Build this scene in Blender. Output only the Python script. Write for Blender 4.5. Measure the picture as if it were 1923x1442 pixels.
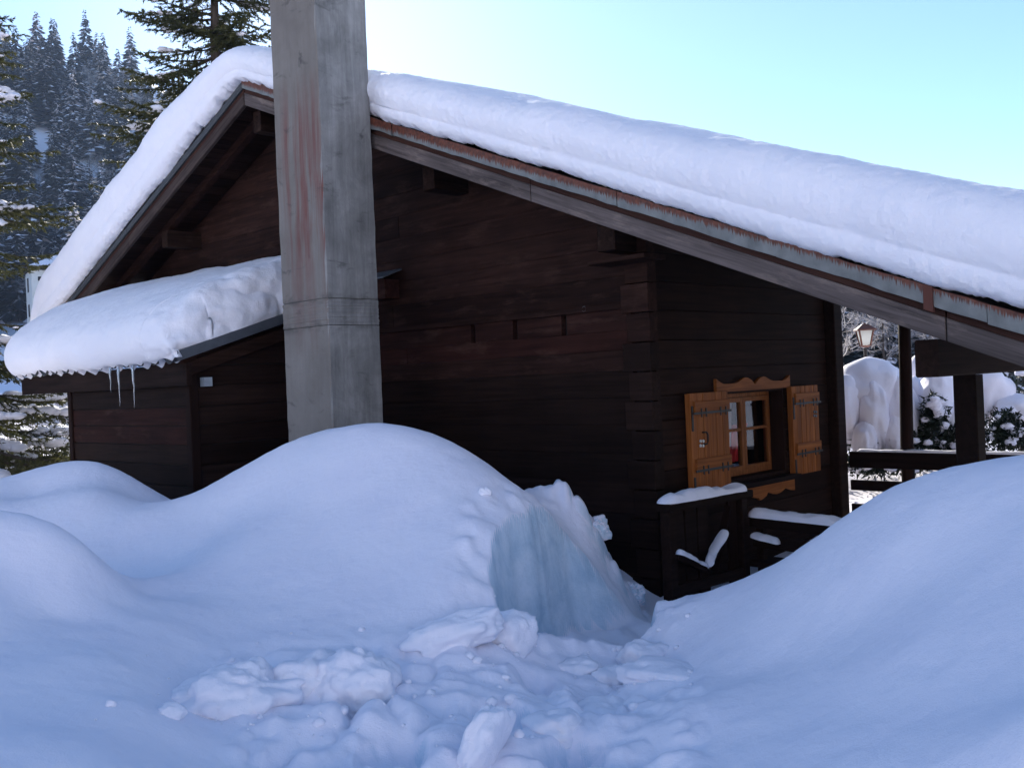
import bpy, bmesh, math, random
import numpy as np
from mathutils import Matrix, Vector, Quaternion

for o in list(bpy.data.objects):
    bpy.data.objects.remove(o)
SC = bpy.context.scene
COL = SC.collection
random.seed(7)
RNG = np.random.default_rng(11)
E = 2.4                                   # eye height above the chalet floor; tables below are relative to the eye

# ---------------------------------------------------------------- camera
cam_d = bpy.data.cameras.new('camera')
cam_d.sensor_fit = 'HORIZONTAL'
cam_d.sensor_width = 36.0
cam_d.lens = 36.0 * 1850 / 1923
cam_d.clip_start = 0.05
cam_d.clip_end = 3000
cam = bpy.data.objects.new('camera', cam_d)
COL.objects.link(cam)
PITCH, ROLL = -0.00327, 0.0434
Fv = Vector((0, math.cos(PITCH), math.sin(PITCH)))
R0 = Vector((1, 0, 0))
U0 = R0.cross(Fv)
Rv = R0 * math.cos(ROLL) - U0 * math.sin(ROLL)
Uv = U0 * math.cos(ROLL) + R0 * math.sin(ROLL)
m = Matrix((Rv, Uv, -Fv)).transposed().to_4x4()
m.translation = Vector((0, 0, E))
cam.matrix_world = m
SC.camera = cam

# ---------------------------------------------------------------- sky, sun, exposure
SUN_EL, SUN_AZ = math.radians(23.5), math.radians(-11.0)     # azimuth from +Y towards +X
world = bpy.data.worlds.new('World')
SC.world = world
world.use_nodes = True
wn = world.node_tree.nodes
wl = world.node_tree.links
sky = wn.new('ShaderNodeTexSky')
sky.sky_type = 'NISHITA'
sky.sun_disc = False
sky.sun_elevation = SUN_EL
sky.sun_rotation = SUN_AZ
sky.altitude = 1100
sky.air_density = 1.0
sky.dust_density = 0.3
sky.ozone_density = 3.8
wl.new(sky.outputs[0], wn['Background'].inputs[0])
wn['Background'].inputs[1].default_value = 0.12
sun_d = bpy.data.lights.new('sun', 'SUN')
sun_d.energy = 5.0
sun_d.angle = math.radians(0.53)
sun_d.color = (1.0, 0.93, 0.82)
sun = bpy.data.objects.new('sun', sun_d)
COL.objects.link(sun)
to_sun = Vector((math.sin(SUN_AZ) * math.cos(SUN_EL), math.cos(SUN_AZ) * math.cos(SUN_EL), math.sin(SUN_EL)))
sun.rotation_mode = 'QUATERNION'
sun.rotation_quaternion = to_sun.to_track_quat('Z', 'Y')
sun.location = (-8, 40, 30)
SC.view_settings.view_transform = 'Standard'
SC.view_settings.look = 'None'
SC.view_settings.gamma = 1.0
SC.view_settings.use_curve_mapping = False
SC.view_settings.exposure = 1.08
SC.render.engine = 'CYCLES'

# ---------------------------------------------------------------- helpers
HA = math.radians(44.36)                   # the gable runs away to the left at this angle
CX, CY = 1.2145, 9.0                       # near corner of the chalet
S = np.array([math.sin(HA), math.cos(HA), 0.0])      # house x: away, along the window wall
G = np.array([-math.cos(HA), math.sin(HA), 0.0])     # house y: to the left, along the gable
HROT = math.pi / 2 - HA
ORG = {}


def h2w(p):
    p = np.asarray(p, float)
    return np.array([CX, CY, 0.0]) + p[..., 0:1] * S + p[..., 1:2] * G + p[..., 2:3] * np.array([0, 0, 1.0])


def tag(o, label=None, cat=None, group=None, kind=None):
    if label: o['label'] = label
    if cat: o['category'] = cat
    if group: o['group'] = group
    if kind: o['kind'] = kind
    return o


def _place(o, frame, org):
    """org = base point of the thing, relative to the eye, in the house frame ('h') or the world frame ('w')"""
    if frame == 'h':
        w = h2w(np.array(org, float)[None])[0]
        o.rotation_euler = (0, 0, HROT)
    else:
        w = org
    o.location = (w[0], w[1], w[2] + E)
    ORG[o.name] = (frame, np.array(org, float))


def thing(name, frame, org, label, cat, group=None, kind=None):
    o = bpy.data.objects.new(name, None)
    o.empty_display_size = 0.3
    COL.objects.link(o)
    _place(o, frame, org)
    return tag(o, label, cat, group, kind)


def mesh_of(name, V, F, mats, midx=None, smooth=False):
    me = bpy.data.meshes.new(name)
    V = np.asarray(V, float)
    if isinstance(F, np.ndarray):
        n, k = F.shape
        me.vertices.add(len(V)); me.vertices.foreach_set('co', V.ravel())
        me.loops.add(n * k); me.loops.foreach_set('vertex_index', F.ravel().astype(np.int32))
        me.polygons.add(n)
        me.polygons.foreach_set('loop_start', (np.arange(n) * k).astype(np.int32))
        me.update(calc_edges=True)
    else:
        me.from_pydata([tuple(v) for v in V], [], F)
    for mt in (mats if isinstance(mats, (list, tuple)) else [mats]):
        me.materials.append(MAT[mt])
    if midx is not None:
        me.polygons.foreach_set('material_index', np.asarray(midx, np.int32))
    if smooth:
        me.polygons.foreach_set('use_smooth', np.ones(len(me.polygons), bool))
    me.update()
    return me


def root_of(o):
    while o.parent:
        o = o.parent
    return o


def put(name, V, F, mat, parent, smooth=False, midx=None):
    """a part, vertices given in the frame of its thing"""
    org = ORG[root_of(parent).name][1]
    o = bpy.data.objects.new(name, mesh_of(name, np.asarray(V, float) - org, F, mat, midx, smooth))
    COL.objects.link(o)
    o.parent = parent
    return o


def solo(name, frame, org, V, F, mat, label=None, cat=None, group=None, kind=None, smooth=False, midx=None):
    o = bpy.data.objects.new(name, mesh_of(name, np.asarray(V, float) - np.array(org, float), F, mat, midx, smooth))
    COL.objects.link(o)
    _place(o, frame, org)
    return tag(o, label, cat, group, kind)


class MB:
    def __init__(self):
        self.v = []; self.f = []; self.m = []

    def add(self, V, F, mi=0):
        n = len(self.v)
        self.v += [tuple(p) for p in V]
        self.f += [tuple(i + n for i in q) for q in F]
        self.m += [mi] * len(F)
        return self

    def box(self, x0, x1, y0, y1, z0, z1, mi=0):
        V = [(x, y, z) for x in (x0, x1) for y in (y0, y1) for z in (z0, z1)]
        return self.add(V, [(0, 1, 3, 2), (4, 6, 7, 5), (0, 4, 5, 1), (2, 3, 7, 6), (0, 2, 6, 4), (1, 5, 7, 3)], mi)

    def bar(self, a, b, w, h, up=(0, 0, 1), mi=0, bev=0.0):
        """beam from a to b, w wide, h high"""
        a = np.array(a, float); b = np.array(b, float)
        d = (b - a) / np.linalg.norm(b - a)
        sd = np.cross(d, np.array(up, float)); sd /= np.linalg.norm(sd)
        uu = np.cross(sd, d)
        c = bev
        prof = [(-w / 2 + c, -h / 2), (w / 2 - c, -h / 2), (w / 2, -h / 2 + c), (w / 2, h / 2 - c), (w / 2 - c, h / 2), (-w / 2 + c, h / 2), (-w / 2, h / 2 - c), (-w / 2, -h / 2 + c)] if c > 0 else [(-w / 2, -h / 2), (w / 2, -h / 2), (w / 2, h / 2), (-w / 2, h / 2)]
        k = len(prof)
        V = [p + sd * s + uu * t for p in (a, b) for s, t in prof]
        F = [(i, (i + 1) % k, k + (i + 1) % k, k + i) for i in range(k)] + [tuple(range(k))[::-1], tuple(range(k, 2 * k))]
        return self.add(V, F, mi)

    def tube(self, pts, rad, n=8, mi=0, cap=True):
        pts = [np.array(p, float) for p in pts]
        V = []
        for i, p in enumerate(pts):
            d = pts[min(i + 1, len(pts) - 1)] - pts[max(i - 1, 0)]
            d = d / (np.linalg.norm(d) + 1e-9)
            a = np.array([0, 0, 1.0]) if abs(d[2]) < .9 else np.array([1.0, 0, 0])
            s = np.cross(d, a); s /= np.linalg.norm(s); u = np.cross(s, d)
            r = rad[i] if hasattr(rad, '__len__') else rad
            V += [p + r * (math.cos(t) * s + math.sin(t) * u) for t in np.arange(n) * 2 * math.pi / n]
        F = [(i * n + j, i * n + (j + 1) % n, (i + 1) * n + (j + 1) % n, (i + 1) * n + j) for i in range(len(pts) - 1) for j in range(n)]
        if cap:
            F += [tuple(range(n))[::-1], tuple(range((len(pts) - 1) * n, len(pts) * n))]
        return self.add(V, F, mi)

    def plate(self, poly, n0, n1, bev, fr, mi=0):
        """a board cut to poly (u, v), from depth n0 out to n1 with a chamfered face; fr maps (u, v, n) to the frame"""
        k = len(poly)
        c = np.mean(np.array(poly, float), 0)
        ins = []
        for i in range(k):
            p = np.array(poly[i], float); a = np.array(poly[i - 1], float); b = np.array(poly[(i + 1) % k], float)
            e1 = (a - p) / (np.linalg.norm(a - p) + 1e-9); e2 = (b - p) / (np.linalg.norm(b - p) + 1e-9)
            sn = abs(e1[0] * e2[1] - e1[1] * e2[0]) + 1e-3
            ins.append(p + (e1 + e2) * bev / max(sn, .35) * (1 if (e1 + e2) @ (c - p) >= 0 else -1))
        V = [fr(u, v, n0) for u, v in poly] + [fr(u, v, n1 - bev * .6) for u, v in poly] + [fr(u, v, n1) for u, v in ins]
        F = [tuple(range(k))[::-1]]
        for r in range(2):
            F += [(r * k + i, r * k + (i + 1) % k, (r + 1) * k + (i + 1) % k, (r + 1) * k + i) for i in range(k)]
        F.append(tuple(range(2 * k, 3 * k)))
        return self.add(V, F, mi)

    def to(self, name, mat, parent, smooth=False):
        me = put(name, self.v, self.f, mat, parent, smooth, self.m if isinstance(mat, (list, tuple)) else None)
        return me

    def solo(self, name, frame, org, mat, smooth=False, **k):
        return solo(name, frame, org, self.v, self.f, mat, smooth=smooth, midx=self.m if isinstance(mat, (list, tuple)) else None, **k)


def FG(u, v, n): return (-n, u, v)         # gable wall: u = house y, v = z, n outwards
def FS(u, v, n): return (u, -n, v)         # window wall: u = house x, v = z, n outwards


# value noise, vectorised
def _hash(i, j, k, seed):
    h = (i.astype(np.int64) * 374761393 + j.astype(np.int64) * 668265263 + k.astype(np.int64) * 2147483647 + seed * 1442695041) & 0xffffffff
    h = ((h ^ (h >> 13)) * 1274126177) & 0xffffffff
    h = ((h ^ (h >> 16)) * 2246822519) & 0xffffffff
    return ((h ^ (h >> 15)) & 0xffff) / 32767.5 - 1.0


def vn(P, scale, seed=0, octs=1, gain=.5):
    P = np.asarray(P, float) * scale
    out = np.zeros(len(P)); amp = 1.0
    for o in range(octs):
        f = np.floor(P); t = P - f; t = t * t * t * (t * (6 * t - 15) + 10); i = f.astype(np.int64)
        r = 0
        for dx in (0, 1):
            for dy in (0, 1):
                for dz in (0, 1):
                    w = (t[:, 0] if dx else 1 - t[:, 0]) * (t[:, 1] if dy else 1 - t[:, 1]) * (t[:, 2] if dz else 1 - t[:, 2])
                    r = r + w * _hash(i[:, 0] + dx, i[:, 1] + dy, i[:, 2] + dz, seed + o * 17)
        out += amp * r; amp *= gain; P = P * 2.03 + 7.7
    return out


def vn2(x, y, scale, seed=0, octs=1, gain=.5):
    sh = x.shape
    return vn(np.stack([x.ravel(), y.ravel(), np.zeros(x.size) + .37], 1), scale, seed, octs, gain).reshape(sh)


def sstep(a, b, x):
    t = np.clip((x - a) / (b - a), 0, 1)
    return t * t * (3 - 2 * t)


def ico(sub):
    bm = bmesh.new()
    bmesh.ops.create_icosphere(bm, subdivisions=sub, radius=1.0)
    V = np.array([v.co[:] for v in bm.verts]); F = np.array([[v.index for v in f.verts] for f in bm.faces])
    bm.free()
    return V, F


ICO = {s: ico(s) for s in (1, 2, 3, 4, 5)}


def grid_faces(nu, nv):
    a = np.arange((nu - 1) * (nv - 1)); i = a // (nv - 1); j = a % (nv - 1)
    b = i * nv + j
    return np.stack([b, b + nv, b + nv + 1, b + 1], 1)


def grid_normals(P):
    du = np.gradient(P, axis=0); dv = np.gradient(P, axis=1)
    n = np.cross(du, dv)
    return n / (np.linalg.norm(n, axis=2, keepdims=True) + 1e-9)


# ---------------------------------------------------------------- materials
MAT = {}


class NT:
    def __init__(self, name):
        self.mat = bpy.data.materials.new(name); self.mat.use_nodes = True
        self.t = self.mat.node_tree; self.b = self.t.nodes['Principled BSDF']
        MAT[name] = self.mat

    def n(self, typ, **kw):
        nd = self.t.nodes.new('ShaderNode' + typ)
        for k, v in kw.items():
            if k in nd.inputs: nd.inputs[k].default_value = v
            else: setattr(nd, k, v)
        return nd

    def l(self, a, b): self.t.links.new(a, b); return self

    def coord(self, scale=(1, 1, 1), out='Object', rot=(0, 0, 0)):
        tc = self.n('TexCoord'); mp = self.n('Mapping')
        mp.inputs['Scale'].default_value = scale
        src = tc.outputs[out]
        if any(rot):
            r = self.n('Mapping'); r.inputs['Rotation'].default_value = rot; self.l(src, r.inputs[0]); src = r.outputs[0]
        self.l(src, mp.inputs[0])
        return mp.outputs[0]

    def noise(self, vec, scale, detail=4, rough=.55, dist=0.0):
        nd = self.n('TexNoise', Scale=scale, Detail=detail, Roughness=rough, Distortion=dist)
        if vec is not None: self.l(vec, nd.inputs['Vector'])
        return nd.outputs[0]

    def ramp(self, fac, stops, interp='LINEAR'):
        r = self.n('ValToRGB'); r.color_ramp.interpolation = interp
        e = r.color_ramp.elements
        while len(e) < len(stops): e.new(.5)
        for i, (p, c) in enumerate(stops):
            e[i].position = p; e[i].color = (c[0], c[1], c[2], 1) if hasattr(c, '__len__') else (c, c, c, 1)
        self.l(fac, r.inputs[0])
        return r.outputs[0]

    def mix(self, fac, a, b, mode='MIX'):
        nd = self.n('Mix', data_type='RGBA', blend_type=mode)
        for idx, v in ((0, fac), (6, a), (7, b)):
            if isinstance(v, (int, float)): nd.inputs[idx].default_value = v
            elif isinstance(v, tuple): nd.inputs[idx].default_value = (*v, 1)
            else: self.l(v, nd.inputs[idx])
        return nd.outputs[2]

    def math(self, op, a, b=0.0, c=0.0):
        nd = self.n('Math', operation=op)
        for i, v in enumerate((a, b, c)):
            if isinstance(v, (int, float)): nd.inputs[i].default_value = v
            else: self.l(v, nd.inputs[i])
        return nd.outputs[0]

    def bump(self, h, strength, dist=.01, prev=None):
        b = self.n('Bump', Strength=strength, Distance=dist)
        self.l(h, b.inputs['Height'])
        if prev is not None: self.l(prev, b.inputs['Normal'])
        self.l(b.outputs[0], self.b.inputs['Normal'])
        return b.outputs[0]

    def base(self, c):
        if isinstance(c, tuple): self.b.inputs['Base Color'].default_value = (*c, 1)
        else: self.l(c, self.b.inputs['Base Color'])
        return self

    def set(self, **k):
        for a, v in k.items(): self.b.inputs[a.replace('_', ' ')].default_value = v
        return self


def m_snow(name, ice=False, strength=1.0, sss=.0, c0=(.845, .825, .90), c1=(.88, .86, .92)):
    t = NT(name)
    v = t.coord()
    n1 = t.noise(v, 2.2, 3); n2 = t.noise(v, 16, 5, .6); n3 = t.noise(v, 160, 3, .7)
    col = t.ramp(n1, [(.3, c0), (.7, c1)])
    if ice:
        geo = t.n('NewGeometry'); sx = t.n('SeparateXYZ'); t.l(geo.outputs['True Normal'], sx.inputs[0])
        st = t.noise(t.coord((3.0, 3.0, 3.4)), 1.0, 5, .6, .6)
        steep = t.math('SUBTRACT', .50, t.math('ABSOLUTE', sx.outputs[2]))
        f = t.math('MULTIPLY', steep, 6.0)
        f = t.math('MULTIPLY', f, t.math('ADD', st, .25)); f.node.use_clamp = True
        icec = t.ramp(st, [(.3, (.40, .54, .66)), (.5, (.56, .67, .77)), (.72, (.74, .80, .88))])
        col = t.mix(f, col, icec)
    t.base(col).set(Roughness=.65, Specular_IOR_Level=.25)
    if sss:
        t.set(Subsurface_Weight=sss, Subsurface_Scale=.06)
        t.b.inputs['Subsurface Radius'].default_value = (1.0, .9, .8)
    b = t.bump(n2, .30 * strength, .03)
    t.bump(n3, .45 * strength, .008, b)


m_snow('snow_icy', ice=True, strength=.8); m_snow('snow', c0=(.835, .83, .90), c1=(.87, .865, .92)); m_snow('snow_ground', ice=True, strength=.8); m_snow('snow_roof', strength=1.2, sss=.35, c0=(.86, .855, .90), c1=(.90, .89, .92)); m_snow('snow_soft', strength=.5)


def m_wood(name, dark, light, axis, scuff=None, rand=.5, rough=.75, streak=26, along=1.2, bump=.5, rot=(0, 0, 0)):
    """sawn timber, grain along axis 0/1/2 of the object's own coordinates"""
    t = NT(name)
    sc = [streak] * 3; sc[axis] = along
    gr = t.noise(t.coord(tuple(sc), rot=rot), 1.0, 6, .62, .4)
    big = t.noise(t.coord(), 1.7, 3)
    col = t.ramp(gr, [(.28, dark), (.72, light)])
    col = t.mix(.55, col, t.ramp(big, [(.3, .45), (.7, 1.0)]), 'MULTIPLY')
    oi = t.n('ObjectInfo')
    rnd = t.ramp(oi.outputs['Random'], [(0, 1 - rand), (1, 1.0)])
    col = t.mix(1.0, col, rnd, 'MULTIPLY')
    if scuff:
        s = list((7.0, 7.0, 7.0)); s[axis] = 1.6
        w = t.noise(t.coord(tuple(s), rot=rot), 1.0, 5, .7)
        f = t.ramp(w, [(.54, 0.0), (.74, .6)])
        col = t.mix(f, col, scuff)
    t.base(col).set(Roughness=rough, Specular_IOR_Level=.06)
    t.bump(gr, bump, .004)


DK, DL = (.0169, .0082, .0061), (.0507, .0231, .0169)
m_wood('wood_dark_y', DK, DL, 1, (.070, .037, .027))
m_wood('wood_dark_x', (.0143, .0072, .0049), (.0442, .0215, .0146), 0)
m_wood('wood_dark_z', DK, (.028, .014, .010), 2)
m_wood('wood_red_y', (.019, .0072, .0055), (.050, .0185, .0135), 1, (.085, .045, .032), rand=.25)
m_wood('wood_pocket_y', (.016, .0068, .0052), (.043, .0172, .0127), 1, (.075, .041, .030), rand=.04)
m_wood('wood_black_x', (.0137, .0074, .0056), (.0377, .0202, .0147), 0)
m_wood('wood_black_y', (.0137, .0074, .0056), (.0377, .0202, .0147), 1)
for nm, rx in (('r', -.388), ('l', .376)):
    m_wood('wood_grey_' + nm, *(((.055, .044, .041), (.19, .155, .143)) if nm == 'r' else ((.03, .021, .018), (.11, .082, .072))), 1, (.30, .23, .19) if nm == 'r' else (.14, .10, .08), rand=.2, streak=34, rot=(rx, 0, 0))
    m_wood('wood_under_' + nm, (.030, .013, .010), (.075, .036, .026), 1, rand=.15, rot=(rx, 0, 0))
m_wood('wood_purlin', (.012, .0065, .005), (.040, .021, .015), 0, (.075, .045, .032), rand=.2)
m_wood('wood_shutter', (.20, .060, .015), (.44, .155, .042), 2, rand=.3, streak=30, rough=.5, bump=.3)
m_wood('wood_shutter_x', (.20, .060, .015), (.44, .155, .042), 0, rand=.3, streak=30, rough=.5, bump=.3)
m_wood('wood_window', (.17, .058, .018), (.36, .135, .045), 2, rand=.15, streak=40, rough=.45, bump=.2)
m_wood('wood_reveal', (.016, .008, .006), (.035, .018, .013), 2, rand=.1)
m_wood('wood_post', (.010, .005, .004), (.036, .016, .012), 2, rand=.3)
m_wood('wood_rail', (.007, .0045, .004), (.024, .013, .010), 1, rand=.3)

t = NT('concrete')
v = t.coord()
n1 = t.noise(v, 1.6, 5, .6); n2 = t.noise(v, 45, 4, .7)
col = t.ramp(n1, [(.28, (.20, .198, .19)), (.5, (.285, .282, .268)), (.75, (.37, .365, .35))])
col = t.mix(.45, col, t.ramp(t.noise(t.coord((11, 11, .8)), 1.0, 6, .7, .5), [(.35, .30), (.65, 1.0)]), 'MULTIPLY')
col = t.mix(.5, col, t.ramp(t.noise(t.coord((2.5, 2.5, 2.0)), 1.0, 6, .7, 1.0), [(.36, .45), (.62, 1.0)]), 'MULTIPLY')
geo = t.n('NewGeometry')
tc = t.n('TexCoord'); ns = t.n('SeparateXYZ'); t.l(tc.outputs['Normal'], ns.inputs[0])
ps = t.n('SeparateXYZ'); t.l(tc.outputs['Object'], ps.inputs[0])
left = t.math('GREATER_THAN', t.math('MULTIPLY', ns.outputs[0], -1.0), .7)      # mask of the yard face; its darker, browner tone paints in different lighting
beige = t.mix(n1, (.14, .122, .104), (.21, .187, .162))
col = t.mix(t.math('MULTIPLY', left, .75), col, beige)
drip = t.noise(t.coord((20, 9, .42)), 1.0, 5, .6)
band = t.ramp(ps.outputs[2], [(0, 0.0), (1, 1.0)])
mr = t.n('MapRange'); t.l(ps.outputs[2], mr.inputs[0])
mr.inputs[1].default_value = 2.7; mr.inputs[2].default_value = 4.2; mr.inputs[3].default_value = 0; mr.inputs[4].default_value = 1
mr2 = t.n('MapRange'); t.l(ps.outputs[2], mr2.inputs[0])
mr2.inputs[1].default_value = 5.65; mr2.inputs[2].default_value = 5.0; mr2.inputs[3].default_value = 0; mr2.inputs[4].default_value = 1
rust = t.ramp(drip, [(.42, 0.0), (.62, .8)])
mr3 = t.n('MapRange'); t.l(ps.outputs[1], mr3.inputs[0])
mr3.inputs[1].default_value = .78; mr3.inputs[2].default_value = .55; mr3.inputs[3].default_value = 0; mr3.inputs[4].default_value = 1
rf = t.math('MULTIPLY', t.math('MULTIPLY', left, rust), t.math('MULTIPLY', mr.outputs[0], t.math('MULTIPLY', mr2.outputs[0], mr3.outputs[0])))
col = t.mix(rf, col, (.15, .042, .034))
smear = t.ramp(t.noise(t.coord((2.4, 2.4, 5)), 1.0, 5, .65, .6), [(.60, 0.0), (.72, .7)])
col = t.mix(smear, col, (.05, .048, .047))
jz = t.math('MINIMUM', t.math('ABSOLUTE', t.math('SUBTRACT', ps.outputs[2], 3.035)), t.math('ABSOLUTE', t.math('SUBTRACT', ps.outputs[2], 3.305)))
jf = t.math('MULTIPLY', t.ramp(jz, [(0.0, 1.0), (.07, 0.0)]), t.ramp(t.noise(t.coord((5, 5, 9)), 1.0, 4, .6), [(.44, 0.0), (.64, .75)]))
col = t.mix(jf, col, (.07, .067, .063))
t.base(col).set(Roughness=.9, Specular_IOR_Level=.2)
t.bump(n2, .5, .006, t.bump(n1, .4, .02))

t = NT('galvanised')                       # edge sheet of the roof: zinc grey, rust running down from its top edge
v = t.coord()
tc = t.n('TexCoord'); ps = t.n('SeparateXYZ'); t.l(tc.outputs['Object'], ps.inputs[0])
hgt = t.math('SUBTRACT', ps.outputs[2], t.math('MULTIPLY_ADD', ps.outputs[1], .4089, E + 3.5147 - .4089 * 5.26 + .205))
hn = t.math('DIVIDE', hgt, .115)
dr = t.noise(t.coord((110, 110, 1.5)), 1.0, 4, .65)
thr = t.math('MULTIPLY_ADD', dr, 1.5, t.math('SUBTRACT', hn, 1.45))
far = t.n('MapRange'); t.l(ps.outputs[1], far.inputs[0])
far.inputs[1].default_value = -2.2; far.inputs[2].default_value = 1.4; far.inputs[3].default_value = -.02; far.inputs[4].default_value = .42
thr = t.math('ADD', thr, far.outputs[0])
f = t.ramp(thr, [(0.0, 0.0), (.16, 1.0)])
zinc = t.ramp(t.noise(v, 7, 4), [(.3, (.11, .117, .112)), (.7, (.19, .20, .19))])
rustc = t.ramp(t.noise(v, 30, 3), [(.3, (.055, .015, .008)), (.7, (.16, .046, .021))])
t.base(t.mix(f, zinc, rustc)).set(Roughness=.6, Metallic=.0, Specular_IOR_Level=.4)
t.bump(t.noise(v, 22, 3), .3, .006)

for nm, c, r in [('rust_iron', (.10, .028, .015), .8), ('black_iron', (.012, .008, .007), .55), ('tin_white', (.62, .63, .60), .35), ('sheet_grey', (.085, .095, .11), .55), ('corrugated', (.035, .038, .042), .6),
                 ('box_grey', (.30, .34, .37), .6), ('dark_void', (.008, .007, .007), .9), ('copper_lamp', (.15, .055, .032), .5), ('curtain_red', (.62, .03, .04), .8), ('mortar', (.10, .10, .095), .95)]:
    t = NT(nm)
    n = t.noise(t.coord(), 9, 4)
    t.base(t.mix(t.ramp(n, [(.3, .35), (.7, 1.0)]), tuple(x * .55 for x in c), c)).set(Roughness=r)
    t.bump(n, .2, .004)
t = NT('lamp_glass'); t.base((.74, .76, .74)).set(Roughness=.25, Transmission_Weight=.0)
tr = t.n('BsdfTranslucent'); tr.inputs[0].default_value = (.80, .82, .78, 1); mx = t.n('MixShader'); mx.inputs[0].default_value = .6
out = t.t.nodes['Material Output']; t.l(t.b.outputs[0], mx.inputs[1]); t.l(tr.outputs[0], mx.inputs[2]); t.l(mx.outputs[0], out.inputs[0])
t = NT('curtain_white'); t.base((.86, .86, .88)).set(Roughness=.85)
tr = t.n('BsdfTranslucent'); tr.inputs[0].default_value = (.85, .85, .88, 1); mx = t.n('MixShader'); mx.inputs[0].default_value = .4
out = t.t.nodes['Material Output']; t.l(t.b.outputs[0], mx.inputs[1]); t.l(tr.outputs[0], mx.inputs[2]); t.l(mx.outputs[0], out.inputs[0])
t = NT('glass')
gl = t.n('BsdfGlossy'); gl.inputs['Roughness'].default_value = .02; gl.inputs['Color'].default_value = (.9, .95, 1, 1)
trn = t.n('BsdfTransparent'); fr = t.n('Fresnel'); fr.inputs[0].default_value = 1.5
mx = t.n('MixShader'); t.l(fr.outputs[0], mx.inputs[0]); t.l(trn.outputs[0], mx.inputs[1]); t.l(gl.outputs[0], mx.inputs[2])
t.l(mx.outputs[0], t.t.nodes['Material Output'].inputs[0])
t = NT('ice'); t.base((.72, .80, .84)).set(Roughness=.12, IOR=1.31, Transmission_Weight=.85)
t = NT('plaster'); n = t.noise(t.coord(), 1.2, 4); t.base(t.ramp(n, [(.3, (.60, .58, .52)), (.7, (.70, .68, .63))])).set(Roughness=.9)


def m_leaf(name, a, b, trans=.25, scale=3.0):
    t = NT(name)
    n = t.noise(t.coord(), scale, 3)
    col = t.ramp(n, [(.3, a), (.7, b)])
    t.base(col).set(Roughness=.55, Specular_IOR_Level=.35)
    tr = t.n('BsdfTranslucent'); t.l(col, tr.inputs[0]); mx = t.n('MixShader'); mx.inputs[0].default_value = trans
    t.l(t.b.outputs[0], mx.inputs[1]); t.l(tr.outputs[0], mx.inputs[2]); t.l(mx.outputs[0], t.t.nodes['Material Output'].inputs[0])


m_leaf('needle', (.028, .036, .012), (.085, .082, .028), .35)
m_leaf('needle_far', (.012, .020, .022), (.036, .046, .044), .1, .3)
m_leaf('needle_dark', (.006, .011, .006), (.018, .030, .013), .15)
m_leaf('twig_frost', (.24, .205, .19), (.62, .60, .61), .4, .6)
t = NT('bark'); n = t.noise(t.coord((9, 9, 1.5)), 2.0, 5); t.base(t.ramp(n, [(.3, (.035, .026, .02)), (.7, (.10, .075, .06))])).set(Roughness=.9)

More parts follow.
